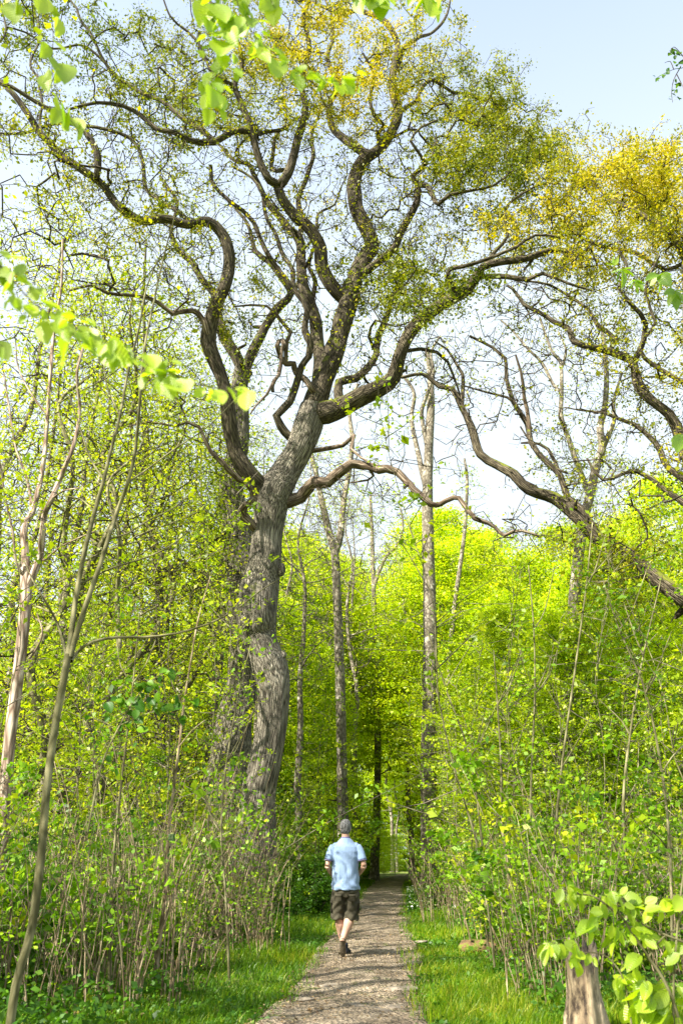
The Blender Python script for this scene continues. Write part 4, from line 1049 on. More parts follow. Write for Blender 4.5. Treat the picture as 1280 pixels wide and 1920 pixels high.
rsap(12.5, 41, [(963, B(12.5)), (952, 1640), (940, 1540), (939, 1440), (932, 1320), (925, 1220)], 7, 'grey sapling stem nearest the path on the right, curving up past the small log', 34)
rsap(11, 42, [(988, B(11)), (990, 1740), (992, 1590), (996, 1440), (1002, 1300), (1000, 1180), (990, 1060)], 6, 'straight pale green stem in the right thicket a little right of the curving grey sapling', 36)
rsap(10, 43, [(1020, B(10)), (1030, 1690), (1040, 1565), (1052, 1440), (1078, 1250), (1098, 1100), (1110, 980)], 7, 'pale stem leaning right above the weathered stump in the right thicket', 44)
rsap(9.5, 44, [(1175, B(9.5)), (1172, 1630), (1168, 1500), (1180, 1380), (1205, 1230), (1240, 1080)], 8, 'olive sapling behind the large fresh leaves at the right', 50, mixv=.35)
rsap(13, 45, [(915, B(13)), (905, 1600), (880, 1420), (835, 1290), (800, 1180)], 5, 'thin sapling bending left over the right verge', 26)
rsap(9, 46, [(1262, B(9)), (1255, 1600), (1240, 1450), (1210, 1300), (1160, 1180), (1130, 1090)], 7, 'sapling at the right edge leaning left over the thicket', 50, mixv=.35)
rsap(8.6, 47, [(205, B(8.6)), (208, 1700), (218, 1560), (236, 1400), (250, 1280), (262, 1150)], 7, 'upright brown sapling in the left thicket between the grey young tree and the whitish sapling', 40, mixv=.35)
rsap(10.5, 48, [(430, B(10.5)), (424, 1690), (415, 1560), (425, 1430), (448, 1300), (470, 1210)], 5, 'thin sapling in the left thicket in front of the big oak base', 34, mixv=.5)

# =================================================================== GRASS AND GROUND PLANTS
def blades(n, seed, fx, y0, y1, hmin, hmax, wid, name, mixf, ypow=2.0):
    rr = np.random.default_rng(seed)
    Y = y0 + (y1 - y0) * rr.uniform(0, 1, n) ** ypow
    x, dens = fx(Y, rr)
    ok = dens > rr.uniform(0, 1, n); x, Y = x[ok], Y[ok]; n = len(x)
    pat = fbm(x * 1.0, Y, 21, 3, 1.3)
    h = rr.uniform(hmin, hmax, n) * np.clip(1 + .6 * pat, .3, 2) * (1 + np.clip(Y - 12, 0, 30) * .01)
    a = rr.uniform(0, 6.28, n); lean = np.abs(rr.normal(0, .5, n)) * h
    d = np.stack([np.cos(a), np.sin(a), np.zeros(n)], 1); sd = np.stack([-np.sin(a + .7), np.cos(a + .7), np.zeros(n)], 1)
    w = wid * rr.uniform(.6, 1.3, n) * (1 + np.clip(Y - 10, 0, 40) * .05)
    b = np.stack([x, Y, ground_z(x, Y) - .01], 1)
    up = np.array([0, 0, 1.0])
    m = b + up * (h * .55)[:, None] + d * (lean * .3)[:, None]
    t = b + up * h[:, None] * .97 + d * lean[:, None]
    W = w[:, None]
    V = np.stack([b - sd * W, b + sd * W, m + sd * W * .8, m - sd * W * .8, t], 1).reshape(-1, 3)
    k = np.arange(n)[:, None] * 5
    mix = np.clip(mixf + .22 * pat + .2 * fbm(x * 2.3, Y * 2.3, 23, 2, 1.3) + rr.normal(0, .2, n) + .45 * (rr.random(n) < .06), 0, 1)
    return mesh_from(name, V, k + np.array([[0, 1, 2, 3]]), k + np.array([[3, 2, 4]]), attrs={'mix': np.repeat(mix, 5)})
def vpx(Y): return -0.45 + 0.06 * Y + np.where(Y > 45, 0.0012 * (Y - 45) ** 2, 0)
def edgew(Y): return .80 + .012 * np.clip(Y - 20, 0, 60)
def fL(Y, rr):
    u = rr.uniform(0, 1, len(Y)); x = vpx(Y) - edgew(Y) + .26 + .10 * fbm(Y * 1.0, Y * 0, 77, 4, 2.0) - u * 3.0
    return x, np.where(u < .14, .15 + u * 6, 1.0) * np.clip(1.6 - u * 1.1, .2, 1)
def fR(Y, rr):
    u = rr.uniform(0, 1, len(Y)); x = vpx(Y) + edgew(Y) - .26 + .10 * fbm(Y * 1.0, Y * 0, 78, 4, 2.0) + u * 3.0
    return x, np.where(u < .14, .15 + u * 6, 1.0) * np.clip(1.6 - u * 1.1, .2, 1)
def fP(Y, rr):                       # tufts growing in the track itself
    x = vpx(Y) + rr.uniform(-.75, .75, len(Y))
    return x, (fbm(x * 1.5, Y * 1.5, 31, 3, 1.6) > .62) * (.5 + .5 * (np.abs(x - vpx(Y)) > .4))
gm = blades(95000, 51, fL, 7.0, 60, .05, .17, .0042, 'grass', .38)
tag(link('grass', gm, M['grass']), 'long bright grass on the verge left of the track', 'grass', kind='stuff')
gm = blades(95000, 52, fR, 7.0, 60, .05, .17, .0042, 'grass', .52)
tag(link('grass', gm, M['grass']), 'long bright grass on the verge right of the track', 'grass', kind='stuff')
gm = blades(26000, 53, fP, 7.0, 40, .015, .045, .003, 'grass', .55)
tag(link('grass', gm, M['grass']), 'short worn grass tufts growing in the track', 'grass', kind='stuff')
def herbs(n, seed, side, y0, y1, d0, d1, hh, size, per=14):
    rr = np.random.default_rng(seed)
    Y = y0 + (y1 - y0) * rr.uniform(0, 1, n) ** 1.6
    x = vpx(Y) + side * (edgew(Y) + d0 + (d1 - d0) * rr.uniform(0, 1, n) ** .9)
    ok = fbm(x, Y, 41, 3, .9) > -.35; x, Y = x[ok], Y[ok]
    c = np.stack([x, Y, ground_z(x, Y)], 1)
    C = np.repeat(c, per, 0) + rr.normal(0, .09, (len(c) * per, 3)); C[:, 2] = np.repeat(c[:, 2], per) + rr.uniform(.02, 1, len(C)) * np.repeat(rr.uniform(.4, 1, len(c)) * hh, per)
    return leaves_mesh('herbs', C, size * (1 + np.clip(C[:, 1] - 12, 0, 40) * .03), rr, up=.55, mix=np.repeat(rr.uniform(.1, .62, len(c)), per))
tag(link('ground_cover', herbs(7500, 61, -1, 6.5, 45, .9, 9, .38, .055), M['herb']), 'low nettles and herbs under the left thicket', 'ground cover', kind='stuff')
tag(link('ground_cover', herbs(7500, 62, 1, 6.5, 45, .8, 9, .34, .055), M['herb']), 'low nettles and herbs under the right thicket', 'ground cover', kind='stuff')
for sd, sdn in ((-1, 'left'), (1, 'right')):
    tag(link('weeds', herbs(900, 64 + sd, sd, 7, 30, -.12, 1.3, .12, .045, 9), M['herb']), 'small broad leaved weeds and dandelions in the grass on the %s verge' % sdn, 'weeds', kind='stuff')
# white flowered patch on the right verge further up
rr = np.random.default_rng(63)
n = 9000; Y = rr.uniform(22, 40, n); x = vpx(Y) + edgew(Y) + rr.uniform(-.05, 1.5, n)
C = np.stack([x, Y, ground_z(x, Y) + rr.uniform(.04, .22, n)], 1)
mxv = rr.uniform(.2, .8, n); fl = rr.random(n) < .07; mxv[fl] = 1.6; C[fl, 2] += .06
tag(link('wood_anemones', leaves_mesh('wood_anemones', C, .07, rr, up=.7, mix=mxv), M['herb']), 'patch of white flowered wood anemones on the right verge at the far end', 'flowers', kind='stuff')
# fallen leaves and twig litter on the track edge
n = 5000; Y = 7 + 25 * rr.uniform(0, 1, n) ** 1.5; x = vpx(Y) + rr.uniform(-1, 1, n) * edgew(Y)
M['litter'] = leaf_mat('dead_leaf', [(0, (.07, .045, .025)), (.7, (.20, .13, .06)), (1, (.36, .28, .15))], trans=.1, vary=0)
tag(link('leaf_litter', leaves_mesh('leaf_litter', np.stack([x, Y, .045 + rr.uniform(0, .012, n)], 1), .028, rr, up=.95), M['litter']), 'brown leaf crumbs and bits of bark lying on the track', 'leaf litter', kind='stuff')
n = 26000; Y = 7 + 30 * rr.uniform(0, 1, n) ** 1.4; sgn = rr.choice([-1, 1], n); x = vpx(Y) + sgn * (edgew(Y) + .9 + 7 * rr.uniform(0, 1, n))
tag(link('leaf_litter', leaves_mesh('leaf_litter', np.stack([x, Y, ground_z(x, Y) + rr.uniform(0.005, .05, n)], 1), .06, rr, up=.8), M['litter']), 'brown dead leaves on the ground under the thickets', 'leaf litter', kind='stuff')

# embedded stones
M['stone'] = noise_mat('field_stone', [(.3, (.10, .085, .065)), (.55, (.20, .17, .13)), (.75, (.29, .25, .20))], scale=9, bump=.01, rough=.85)
GS = 'worn stones embedded in the track'
LSs = 'worn pale stone sunk flush in the gravel track'
stp = []
for k in range(3):
    v, f = blob(np.zeros(3), .09, 70 + k, sq=(1.3, 1, .30), amp=.35, nu=16, nv=10)
    stp.append(mesh_from('stone', v, f, smooth=True))
for k in range(46):
    Y = 7.6 + 24 * rr.uniform() ** 1.4; x = path_x(Y) + rr.uniform(-.7, .7)
    if k in (0, 1, 2, 3): x, Y = [(1.35, 15.2), (1.42, 19.5), (1.05, 22.5), (.95, 12.1)][k]
    me = stp[k % 3]
    o = bpy.data.objects.new('stone', me); COL.objects.link(o)
    if not me.materials: me.materials.append(M['stone'])
    q = rr.uniform(.5, 1.4)
    o.location = (x, Y, .028); o.rotation_euler = (0, 0, rr.uniform(0, 6)); o.scale = (q, q, q * .85)
    tag(o, LSs, 'stone', GS)

# =================================================================== STUMPS, LOG, BRUSHWOOD
m, t, out = new_mat('weathered_wood')
at = node(t, 'ShaderNodeAttribute', attribute_name='bk')
mp = node(t, 'ShaderNodeMapping'); mp.inputs['Scale'].default_value = (16, 16, 1.4); t.links.new(at.outputs['Vector'], mp.inputs[0])
n1 = node(t, 'ShaderNodeTexNoise', in_Scale=1.0, in_Detail=7.0, in_Roughness=.65, in_Distortion=.4); t.links.new(mp.outputs[0], n1.inputs['Vector'])
mp2 = node(t, 'ShaderNodeMapping'); mp2.inputs['Scale'].default_value = (6, 6, 2.2); t.links.new(at.outputs['Vector'], mp2.inputs[0])
n2 = node(t, 'ShaderNodeTexNoise', in_Scale=1.0, in_Detail=8.0, in_Roughness=.7); t.links.new(mp2.outputs[0], n2.inputs['Vector'])
r1 = ramp(t, [(.3, (.12, .08, .05)), (.5, (.33, .25, .15)), (.7, (.52, .42, .28))], n1.outputs['Fac'])
r2 = ramp(t, [(.40, (.10, .08, .07)), (.50, (1, 1, 1))], n2.outputs['Fac'])
sx = node(t, 'ShaderNodeSeparateXYZ'); t.links.new(at.outputs['Vector'], sx.inputs[0])
zr = ramp(t, [(.42, (1, 1, 1)), (.62, (.42, .44, .44))], sx.outputs[2])
mx = node(t, 'ShaderNodeMix', data_type='RGBA', blend_type='MULTIPLY'); mx.inputs[0].default_value = 1; t.links.new(r1.outputs[0], mx.inputs[6]); t.links.new(r2.outputs[0], mx.inputs[7])
mx2 = node(t, 'ShaderNodeMix', data_type='RGBA', blend_type='MULTIPLY'); mx2.inputs[0].default_value = 1; t.links.new(mx.outputs[2], mx2.inputs[6]); t.links.new(zr.outputs[0], mx2.inputs[7])
b = node(t, 'ShaderNodeBsdfPrincipled', in_Roughness=.85); t.links.new(mx2.outputs[2], b.inputs['Base Color'])
bp = node(t, 'ShaderNodeBump', in_Strength=1.0, in_Distance=.02); t.links.new(n1.outputs['Fac'], bp.inputs['Height']); t.links.new(bp.outputs[0], b.inputs['Normal'])
t.links.new(b.outputs[0], out.inputs['Surface']); M['stump'] = m
M['mossy'] = noise_mat('mossy_bark', [(.3, (.05, .035, .02)), (.48, (.16, .10, .05)), (.56, (.12, .16, .02)), (.8, (.20, .26, .03))], scale=9, bump=.02, bscale=30)
def stump(name, x, Y, r0, r1, h, seed, mat, label, lean=(0, 0), jag=.08, fl=.5):
    rr = np.random.default_rng(seed); nu, nv = 64, 40
    th = np.arange(nu) * 2 * math.pi / nu
    flu = .5 * np.sin(th * 3 + 1) + .35 * np.sin(th * 5 + 2.2) + .25 * np.sin(th * 8 + .5)
    top = h * (1 + jag * (np.sin(th * 2 + .4) + .6 * np.sin(th * 7) + .5 * rr.normal(0, 1, nu)))
    rings = []; bk = []
    for j in range(nv):
        f = j / (nv - 1); z = f * top - .08
        rad = (r0 + (r1 - r0) * min(1, f * 1.6) ** .6) * (1 + flu * (.26 * (1 - f) ** 1.5 + .05)) + rr.normal(0, .002, nu)
        rad = rad * (1 + .05 * np.sin(th * 2 + f * 7))
        rings.append(np.stack([x + np.cos(th) * rad + lean[0] * f, Y + np.sin(th) * rad + lean[1] * f, z], 1))
        bk.append(np.stack([np.cos(th) * r1, np.sin(th) * r1, z], 1))
    for q, dz in ((.72, -.02), (.5, -.12), (.25, -.16), (.02, -.18)):
        c = rings[nv - 1].mean(0); rg_ = c + (rings[nv - 1] - c) * np.array([q, q, q * .3]); rg_[:, 2] += dz * (1 + .2 * np.sin(th * 6))
        rings.append(rg_); bk.append(rg_ - [x, Y, 0])
    V = np.vstack(rings); N = len(rings)
    i = np.arange(N - 1)[:, None] * nu + np.arange(nu)[None]; j = np.arange(N - 1)[:, None] * nu + (np.arange(nu)[None] + 1) % nu
    o = link(name, mesh_from(name, V - [x, Y, 0], np.stack([i, j, j + nu, i + nu], -1).reshape(-1, 4), attrs={'bk': np.vstack(bk)}, smooth=True), mat)
    o.location = (x, Y, 0)
    return tag(o, label, 'tree stump')
p = P(1092, 1880, 7.0)
stump('tree_stump', p[0], 7.0, .21, .12, .70, 81, M['stump'], 'weathered pale broken tree stump with a grey top among the fresh leaves at bottom right', lean=(.03, .03))
p = G(822, 1672); stump('tree_stump', p[0] + .3, 24.5, .22, .17, .32, 82, M['mossy'], 'low dark old stump beside the far white flowered verge')
p = G(915, 1792)
s_ = Tubes(); lp = catmull(np.array([[p[0] - .42, p[1] + .1, .10], [p[0], p[1], .12], [p[0] + .45, p[1] - .12, .11]]), .06); rg2 = np.random.default_rng(4)
s_.add(lp, np.full(len(lp), .085) * np.interp(np.arange(len(lp)), [0, 1, len(lp) - 2, len(lp) - 1], [.2, 1, 1, .2]), 16, lumps=.12, rng=rg2)
lo = thing('log', (p[0], p[1], 0), 'short mossy reddish log lying in the grass at the edge of the right thicket', 'log')
part('bark', s_.mesh('log'), M['mossy'], lo)
p = G(352, 1792); tb = Tubes(); rg2 = np.random.default_rng(6)
for k in range(150):
    c = np.array([p[0] + rg2.normal(0, .32), p[1] + rg2.normal(0, .2), rg2.uniform(.03, .22)]); a = rg2.normal(0, .7); d = np.array([math.cos(a), math.sin(a), rg2.normal(0, .18)]) * rg2.uniform(.12, .45)
    c[2] *= math.exp(-((c[0] - p[0]) / .5) ** 2); tb.add(np.array([c - d, c + rg2.normal(0, .02, 3), c + d]), np.array([.004, .006, .003]) * rg2.uniform(.6, 1.6), 4)
bw = thing('brushwood_pile', (p[0], p[1], 0), 'small heap of dry grey brushwood in the grass on the left verge', 'brushwood')
part('sticks', tb.mesh('sticks'), M['grey_twig'], bw, kind='stuff')

# =================================================================== LEAFY SPRIGS HANGING INTO THE VIEW
def big_leaves(items, rng, mixm=.6, mixs=.25, wide=.62, serr=.0):
    """items: (base, direction, normal, length)"""
    nt_, V, F, MXa, BK = 9, [], [], [], []; n = 0
    for (b, d, nn, L) in items:
        d = norm(np.asarray(d, float)); nn = np.asarray(nn, float); nn = norm(nn - d * nn.dot(d)); sd = np.cross(d, nn)
        mv = float(np.clip(rng.normal(mixm, mixs), 0, 1)); cup = rng.uniform(.10, .30); curl = rng.uniform(-.25, .1); w0 = wide * rng.uniform(.85, 1.15)
        for j in range(nt_):
            u = j / (nt_ - 1); w = w0 * .5 * L * (math.sin(math.pi * min(1, u ** .85)) ** .8) * (1 + (serr if j % 2 else -serr)) + .0006
            c = b + d * L * u + nn * L * curl * u * u
            for q in (-1, -.5, 0, .5, 1):
                V.append(c + sd * w * q + nn * (abs(q) * w * cup * 1.6)); MXa.append(mv); BK.append((q * w / L, u, 0))
        for j in range(nt_ - 1):
            for q in range(4):
                a = n + j * 5 + q; F.append((a, a + 1, a + 6, a + 5))
        n += nt_ * 5
    return mesh_from('leaves', np.array(V), np.array(F), attrs={'mix': np.array(MXa), 'bk': np.array(BK)}, smooth=True)
def sprig(name, label, twigs, leaves, Y, seed, cat, wtw=2.0, mixm=.6, wide=.62, mat='fresh_leaf', bark='twig', group=None):
    """twigs: pixel polylines (px,py[,dy]); leaves: (px,py,len px,angle deg in picture, 0 = right, -90 = down)"""
    rg = np.random.default_rng(seed)
    root = thing(name, tuple(P(twigs[0][0][0], twigs[0][0][1], Y)), label, cat, group)
    tb = Tubes(); nodes = []
    for tw in twigs:
        w = tw[0][3] if len(tw[0]) > 3 else wtw
        pts = np.array([P(q[0], q[1], Y + (q[2] if len(q) > 2 else 0)) for q in tw])
        c = catmull(pts, .03); rad = np.linspace(1, .4, len(c)) * w / 2 / np.array([PXM(x) for x in c])
        tb.add(c, rad, 6); nodes.append(c)
    part('twig', tb.mesh('twig'), M[bark], root)
    allc = np.vstack(nodes); its = []
    st = Tubes()
    for (px, py, ln, ang) in leaves:
        x, y = PROJ(allc); k = int(np.argmin((x - px) ** 2 + (y - py) ** 2))
        dY = allc[k, 1] + rg.normal(0, .03)
        b = P(px, py, dY); a = math.radians(ang); s1 = 1 / PXM(b)
        e = P(px + math.cos(a) * ln, py - math.sin(a) * ln, dY + rg.normal(0, .35) * ln * s1)
        d = e - b; L = np.linalg.norm(d)
        nn = np.array([rg.normal(0, .6), -.7 + rg.normal(0, .5), .8])
        its.append((b, d, nn, L))
        st.add(np.array([allc[k], (allc[k] + b) / 2 + [0, 0, .004], b]), np.array([.0009, .0008, .0007]), 4)
    part('stalks', st.mesh('stalks'), M['sapling_bark'], root, kind='stuff')
    part('leaves', big_leaves(its, rg, mixm=mixm, wide=wide), M[mat], root)
    return root
def along(rg, poly, n, ln, base_ang=-80, spread=38, off=7):
    poly = np.array(poly, float)[:, :2]; out = []
    L = np.concatenate([[0], np.cumsum(np.linalg.norm(np.diff(poly, axis=0), axis=1))])
    for k in range(n):
        t_ = (k + rg.uniform(.1, .9)) / n * L[-1]; x = np.interp(t_, L, poly[:, 0]); y = np.interp(t_, L, poly[:, 1])
        out.append((x + rg.normal(0, off), y + rg.normal(0, off * .6), ln * rg.uniform(.75, 1.2), base_ang + rg.normal(0, spread)))
    return out
rg = np.random.default_rng(90)
tw = [(95, -60), (92, -10), (100, 60), (98, 130), (112, 190), (140, 235), (150, 250)]
lv = [(35, -5, 42, -100), (20, 5, 40, -75), (85, -8, 36, -110), (92, 10, 34, -50), (105, 25, 38, -70), (112, 35, 34, -100), (103, 75, 28, -60), (92, 85, 24, -120), (98, 105, 30, -75), (92, 128, 34, -110), (84, 140, 30, -80), (110, 118, 30, -60), (112, 130, 26, -100), (104, 178, 28, -80), (120, 198, 38, -80), (128, 208, 34, -100), (136, 222, 36, -60), (150, 230, 34, -85), (118, 205, 30, -130)]
sprig('overhanging_sprig', 'leafy beech sprig dangling at the top left corner with soft bright leaves', [tw, [(92, -10), (60, -25), (30, -8)]], lv, 2.3, 91, 'branch')
tw1 = [(385, -60), (392, 0), (400, 50), (402, 110), (398, 165), (402, 200)]; tw2 = [(430, -60), (450, 20), (480, 70), (520, 105), (560, 135), (600, 148), (650, 155), (672, 160)]; tw3 = [(392, 0), (420, 20), (450, 35)]
lv = along(rg, tw1, 54, 23, -80, 38, 17) + along(rg, tw2, 84, 22, -75, 40, 13) + along(rg, tw3, 9, 36) + [(400, 165, 34, -95), (392, 175, 32, -110), (408, 178, 34, -70), (415, 160, 26, -40)]
sprig('overhanging_sprig', 'large leafy beech sprig hanging from the top edge in front of the oak crown', [tw1, tw2, tw3], lv, 2.3, 92, 'branch')
tw1 = [(500, -60), (505, -10), (515, 15)]; tw2 = [(690, -50), (700, -15), (720, 5)]; tw3 = [(800, -50), (805, -15), (815, 5)]
lv = along(rg, [(490, -20), (515, 5)], 7, 34) + along(rg, [(665, -15), (720, 0)], 9, 34) + along(rg, [(785, -10), (825, 2)], 9, 34)
sprig('overhanging_sprig', 'few bright leaf tips peeking in along the top edge right of the large sprig', [[(500, -60), (600, -75), (700, -70), (800, -50)], tw1, tw2, tw3], lv, 2.6, 93, 'branch')
tw1 = [(-80, 450), (-20, 480), (20, 520), (60, 565), (110, 600), (160, 625), (210, 648), (260, 672), (300, 690), (325, 725)]
lv = along(rg, tw1[1:], 96, 26, -70, 45, 18) + [(8, 480, 44, -10), (0, 500, 46, -60), (-5, 640, 44, -60), (5, 650, 40, -100), (82, 600, 48, -80), (110, 620, 52, -60), (130, 640, 48, -110), (150, 630, 50, -50), (200, 650, 40, -40), (315, 705, 46, -80), (325, 712, 40, -50), (305, 705, 40, -120)]
sprig('overhanging_sprig', 'bright yellow green beech spray reaching in from the left edge at mid height', [tw1, [(-60, 600), (-20, 630), (5, 650)]], lv, 2.0, 94, 'branch', wtw=3)
tw1 = [(300, 690), (345, 712), (380, 722), (410, 728), (450, 728), (465, 738)]
lv = [(385, 730, 26, -150), (395, 728, 30, -100), (405, 730, 34, -70), (425, 726, 34, -50), (440, 727, 32, -30), (455, 728, 40, -80), (465, 732, 38, -95)]
sprig('overhanging_sprig', 'short spray of pale leaves tipped in front of the oak left stem', [tw1], lv, 2.0, 95, 'branch', wtw=3, mixm=.9)
def palm(cx, cy, n, ln, a0, a1): return [(cx, cy, ln * (1 - .3 * abs(2 * k / (n - 1) - 1)), a0 + (a1 - a0) * k / (n - 1)) for k in range(n)]
lv = palm(1165, 505, 5, 32, -160, 10) + palm(1190, 525, 5, 30, -150, -20) + palm(1235, 515, 5, 34, -170, 0) + palm(1265, 545, 5, 34, -160, -10) + palm(1150, 498, 4, 24, 170, 60) + palm(1280, 815, 5, 40, -150, -60)
sprig('overhanging_sprig', 'green palmate chestnut leaves hanging in at the right edge below the golden crown', [[(1340, 480), (1290, 500), (1235, 512), (1190, 520), (1165, 500), (1140, 495)], [(1290, 500), (1275, 530), (1265, 545)], [(1340, 780), (1300, 800), (1280, 815)]], lv, 4.5, 96, 'branch', mixm=.15, wide=.42)
tw1 = [(1340, 60), (1290, 120), (1262, 130), (1240, 140), (1228, 148)]
sprig('overhanging_sprig', 'thin dark twig with opening buds against the blue sky at the top right edge', [tw1, [(1290, 120), (1275, 100), (1262, 88), (1255, 100)], [(1275, 125), (1262, 150), (1258, 175), (1260, 192)], [(1262, 130), (1255, 115), (1245, 118)], [(1268, 140), (1278, 160), (1285, 175)]],
      along(rg, [(1228, 148), (1262, 130), (1285, 120)], 16, 8, 0, 120, 5) + along(rg, [(1255, 95), (1280, 105)], 12, 8, 0, 120, 5) + along(rg, [(1260, 190), (1262, 150)], 12, 8, 0, 120, 5), 6.5, 97, 'branch', wtw=2.0, mat='shrub_leaf', mixm=.1)
# fresh-leaved sapling at the bottom right
def hangs(cx, cy, n, rx, ry, ln, rg, ang=-75, sp=35): return [(cx + rg.normal(0, rx), cy + rg.normal(0, ry), ln * rg.uniform(.5, 1.1), ang + rg.normal(0, sp)) for _ in range(int(n * 1.6))]
st1 = [(1290, 1990, 0, 8), (1268, 1900), (1245, 1840), (1215, 1795), (1185, 1750), (1165, 1720), (1140, 1700), (1110, 1680), (1070, 1675)]
st2 = [(1262, 1990, 0, 6), (1262, 1850), (1268, 1750), (1275, 1680), (1285, 1600)]
st3 = [(1215, 1795, 0, 4), (1240, 1760), (1262, 1745), (1285, 1740)]
st4 = [(1290, 1770, 0, 5), (1240, 1750), (1200, 1730), (1170, 1700), (1150, 1690)]
st5 = [(1190, 1990, 0, 4), (1180, 1900), (1165, 1830), (1130, 1790), (1080, 1785), (1030, 1765)]
lv = (hangs(1062, 1672, 5, 12, 5, 30, rg) + hangs(1098, 1680, 6, 10, 6, 30, rg) + hangs(1140, 1682, 9, 16, 8, 36, rg, -40, 50) + hangs(1185, 1700, 10, 16, 8, 34, rg) + hangs(1120, 1725, 7, 12, 8, 36, rg, -100) + hangs(1160, 1750, 8, 18, 8, 34, rg)
      + hangs(1200, 1745, 8, 14, 10, 30, rg) + hangs(1262, 1690, 8, 14, 10, 32, rg) + hangs(1255, 1770, 9, 14, 12, 32, rg, -95) + hangs(1035, 1768, 5, 8, 4, 36, rg, -100, 25) + hangs(1065, 1770, 5, 10, 4, 36, rg, -90, 30) + hangs(1090, 1790, 6, 14, 6, 30, rg)
      + hangs(1160, 1835, 6, 10, 10, 44, rg, -85, 25) + hangs(1210, 1840, 10, 18, 10, 46, rg, -95, 30) + hangs(1225, 1880, 12, 22, 14, 50, rg, -95, 30) + hangs(1265, 1840, 9, 14, 20, 40, rg) + hangs(1262, 1905, 8, 14, 14, 44, rg) + hangs(1190, 1800, 5, 10, 8, 30, rg))
sprig('fresh_leaved_sapling', 'low sapling with big pleated lime green leaves in front of the stump at bottom right', [st1, st2, st3, st4, st5], lv, 5.2, 98, 'sapling', mixm=.62, bark='sapling_bark', wide=.58)
st = [(165, 1560, 0, 4), (190, 1440), (225, 1360), (262, 1300), (300, 1265), (345, 1240)]
lv = along(rg, st[1:], 26, 15, -60, 60, 18) + hangs(235, 1330, 16, 32, 16, 21, rg, -70, 60) + hangs(300, 1325, 12, 30, 12, 21, rg, -60, 60) + hangs(270, 1285, 9, 18, 12, 19, rg)
sprig('leafy_twig', 'twig of broad mid green leaves in the left thicket beside the grey young tree', [st, [(225, 1360), (270, 1340), (320, 1325), (340, 1325)]], lv, 5.6, 99, 'branch', mixm=.1, wide=.8, mat='shrub_leaf', bark='sapling_bark')

# =================================================================== THE WALKER
def loft(secs, nu=20):
    """secs: (center, rx, ry, axis dir) closed tube of ellipses; returns V,F"""
    C = np.array([c for c, *_ in secs], float); T = norm(np.gradient(C, axis=0)); V = []; N = len(secs)
    for k, (c, rx, ry, *o) in enumerate(secs):
        t_ = T[k] if not o else norm(np.array(o[0], float)); ref = np.array([1.0, 0, 0]) if abs(t_[0]) < .85 else np.array([0, 1.0, 0])
        u = norm(ref - t_ * ref.dot(t_)); w = np.cross(t_, u)
        for a in np.arange(nu) * 2 * math.pi / nu: V.append(np.array(c) + u * rx * math.cos(a) + w * ry * math.sin(a))
    V.append(C[0]); V.append(C[-1]); F4, F3 = [], []
    for k in range(N - 1):
        for a in range(nu): F4.append((k * nu + a, k * nu + (a + 1) % nu, (k + 1) * nu + (a + 1) % nu, (k + 1) * nu + a))
    for a in range(nu):
        F3.append((N * nu, (a + 1) % nu, a)); F3.append((N * nu + 1, (N - 1) * nu + a, (N - 1) * nu + (a + 1) % nu))
    return np.array(V), F4, F3
def ell(c, r, nu=20, nv=12):
    c = np.array(c, float); r = np.array(r, float) * np.ones(3)
    return loft([(c + [0, 0, -r[2] * math.cos(math.pi * k / nv)], max(.001, r[0] * math.sin(math.pi * k / nv)), max(.001, r[1] * math.sin(math.pi * k / nv)), (0, 0, 1)) for k in range(1, nv)], nu)
def fuse(name, pieces, voxel, smooth=4, deform=None):
    Vs, F4, F3, n = [], [], [], 0
    for v, f4, f3 in pieces:
        Vs.append(v); F4 += [tuple(i + n for i in f) for f in f4]; F3 += [tuple(i + n for i in f) for f in f3]; n += len(v)
    me = mesh_from('tmp', np.vstack(Vs), F4, F3)
    o = bpy.data.objects.new('tmp', me); COL.objects.link(o)
    r = o.modifiers.new('r', 'REMESH'); r.mode = 'VOXEL'; r.voxel_size = voxel; r.use_smooth_shade = True
    sm = o.modifiers.new('s', 'SMOOTH'); sm.factor = .5; sm.iterations = smooth
    dg = bpy.context.evaluated_depsgraph_get(); dg.update()
    res = bpy.data.meshes.new_from_object(o.evaluated_get(dg)); res.name = name
    bpy.data.objects.remove(o)
    n = len(res.vertices); a = np.empty(n * 3, dtype=np.float32); res.vertices.foreach_get('co', a); a = a.reshape(-1, 3)
    if deform is not None:
        nn = np.empty(n * 3, dtype=np.float32); res.vertices.foreach_get('normal', nn)
        a = deform(a, nn.reshape(-1, 3)).astype(np.float32); res.vertices.foreach_set('co', a.ravel())
    res.polygons.foreach_set('use_smooth', np.ones(len(res.polygons), dtype=bool)); res.update()
    return res
def limb3(pts, rs, nu=18, flat=1.0):
    c = catmull(np.array([[*p, r] for p, r in zip(pts, rs)]), .02)
    return loft([(q[:3], q[3], q[3] * flat) for q in c], nu)
A = np.array
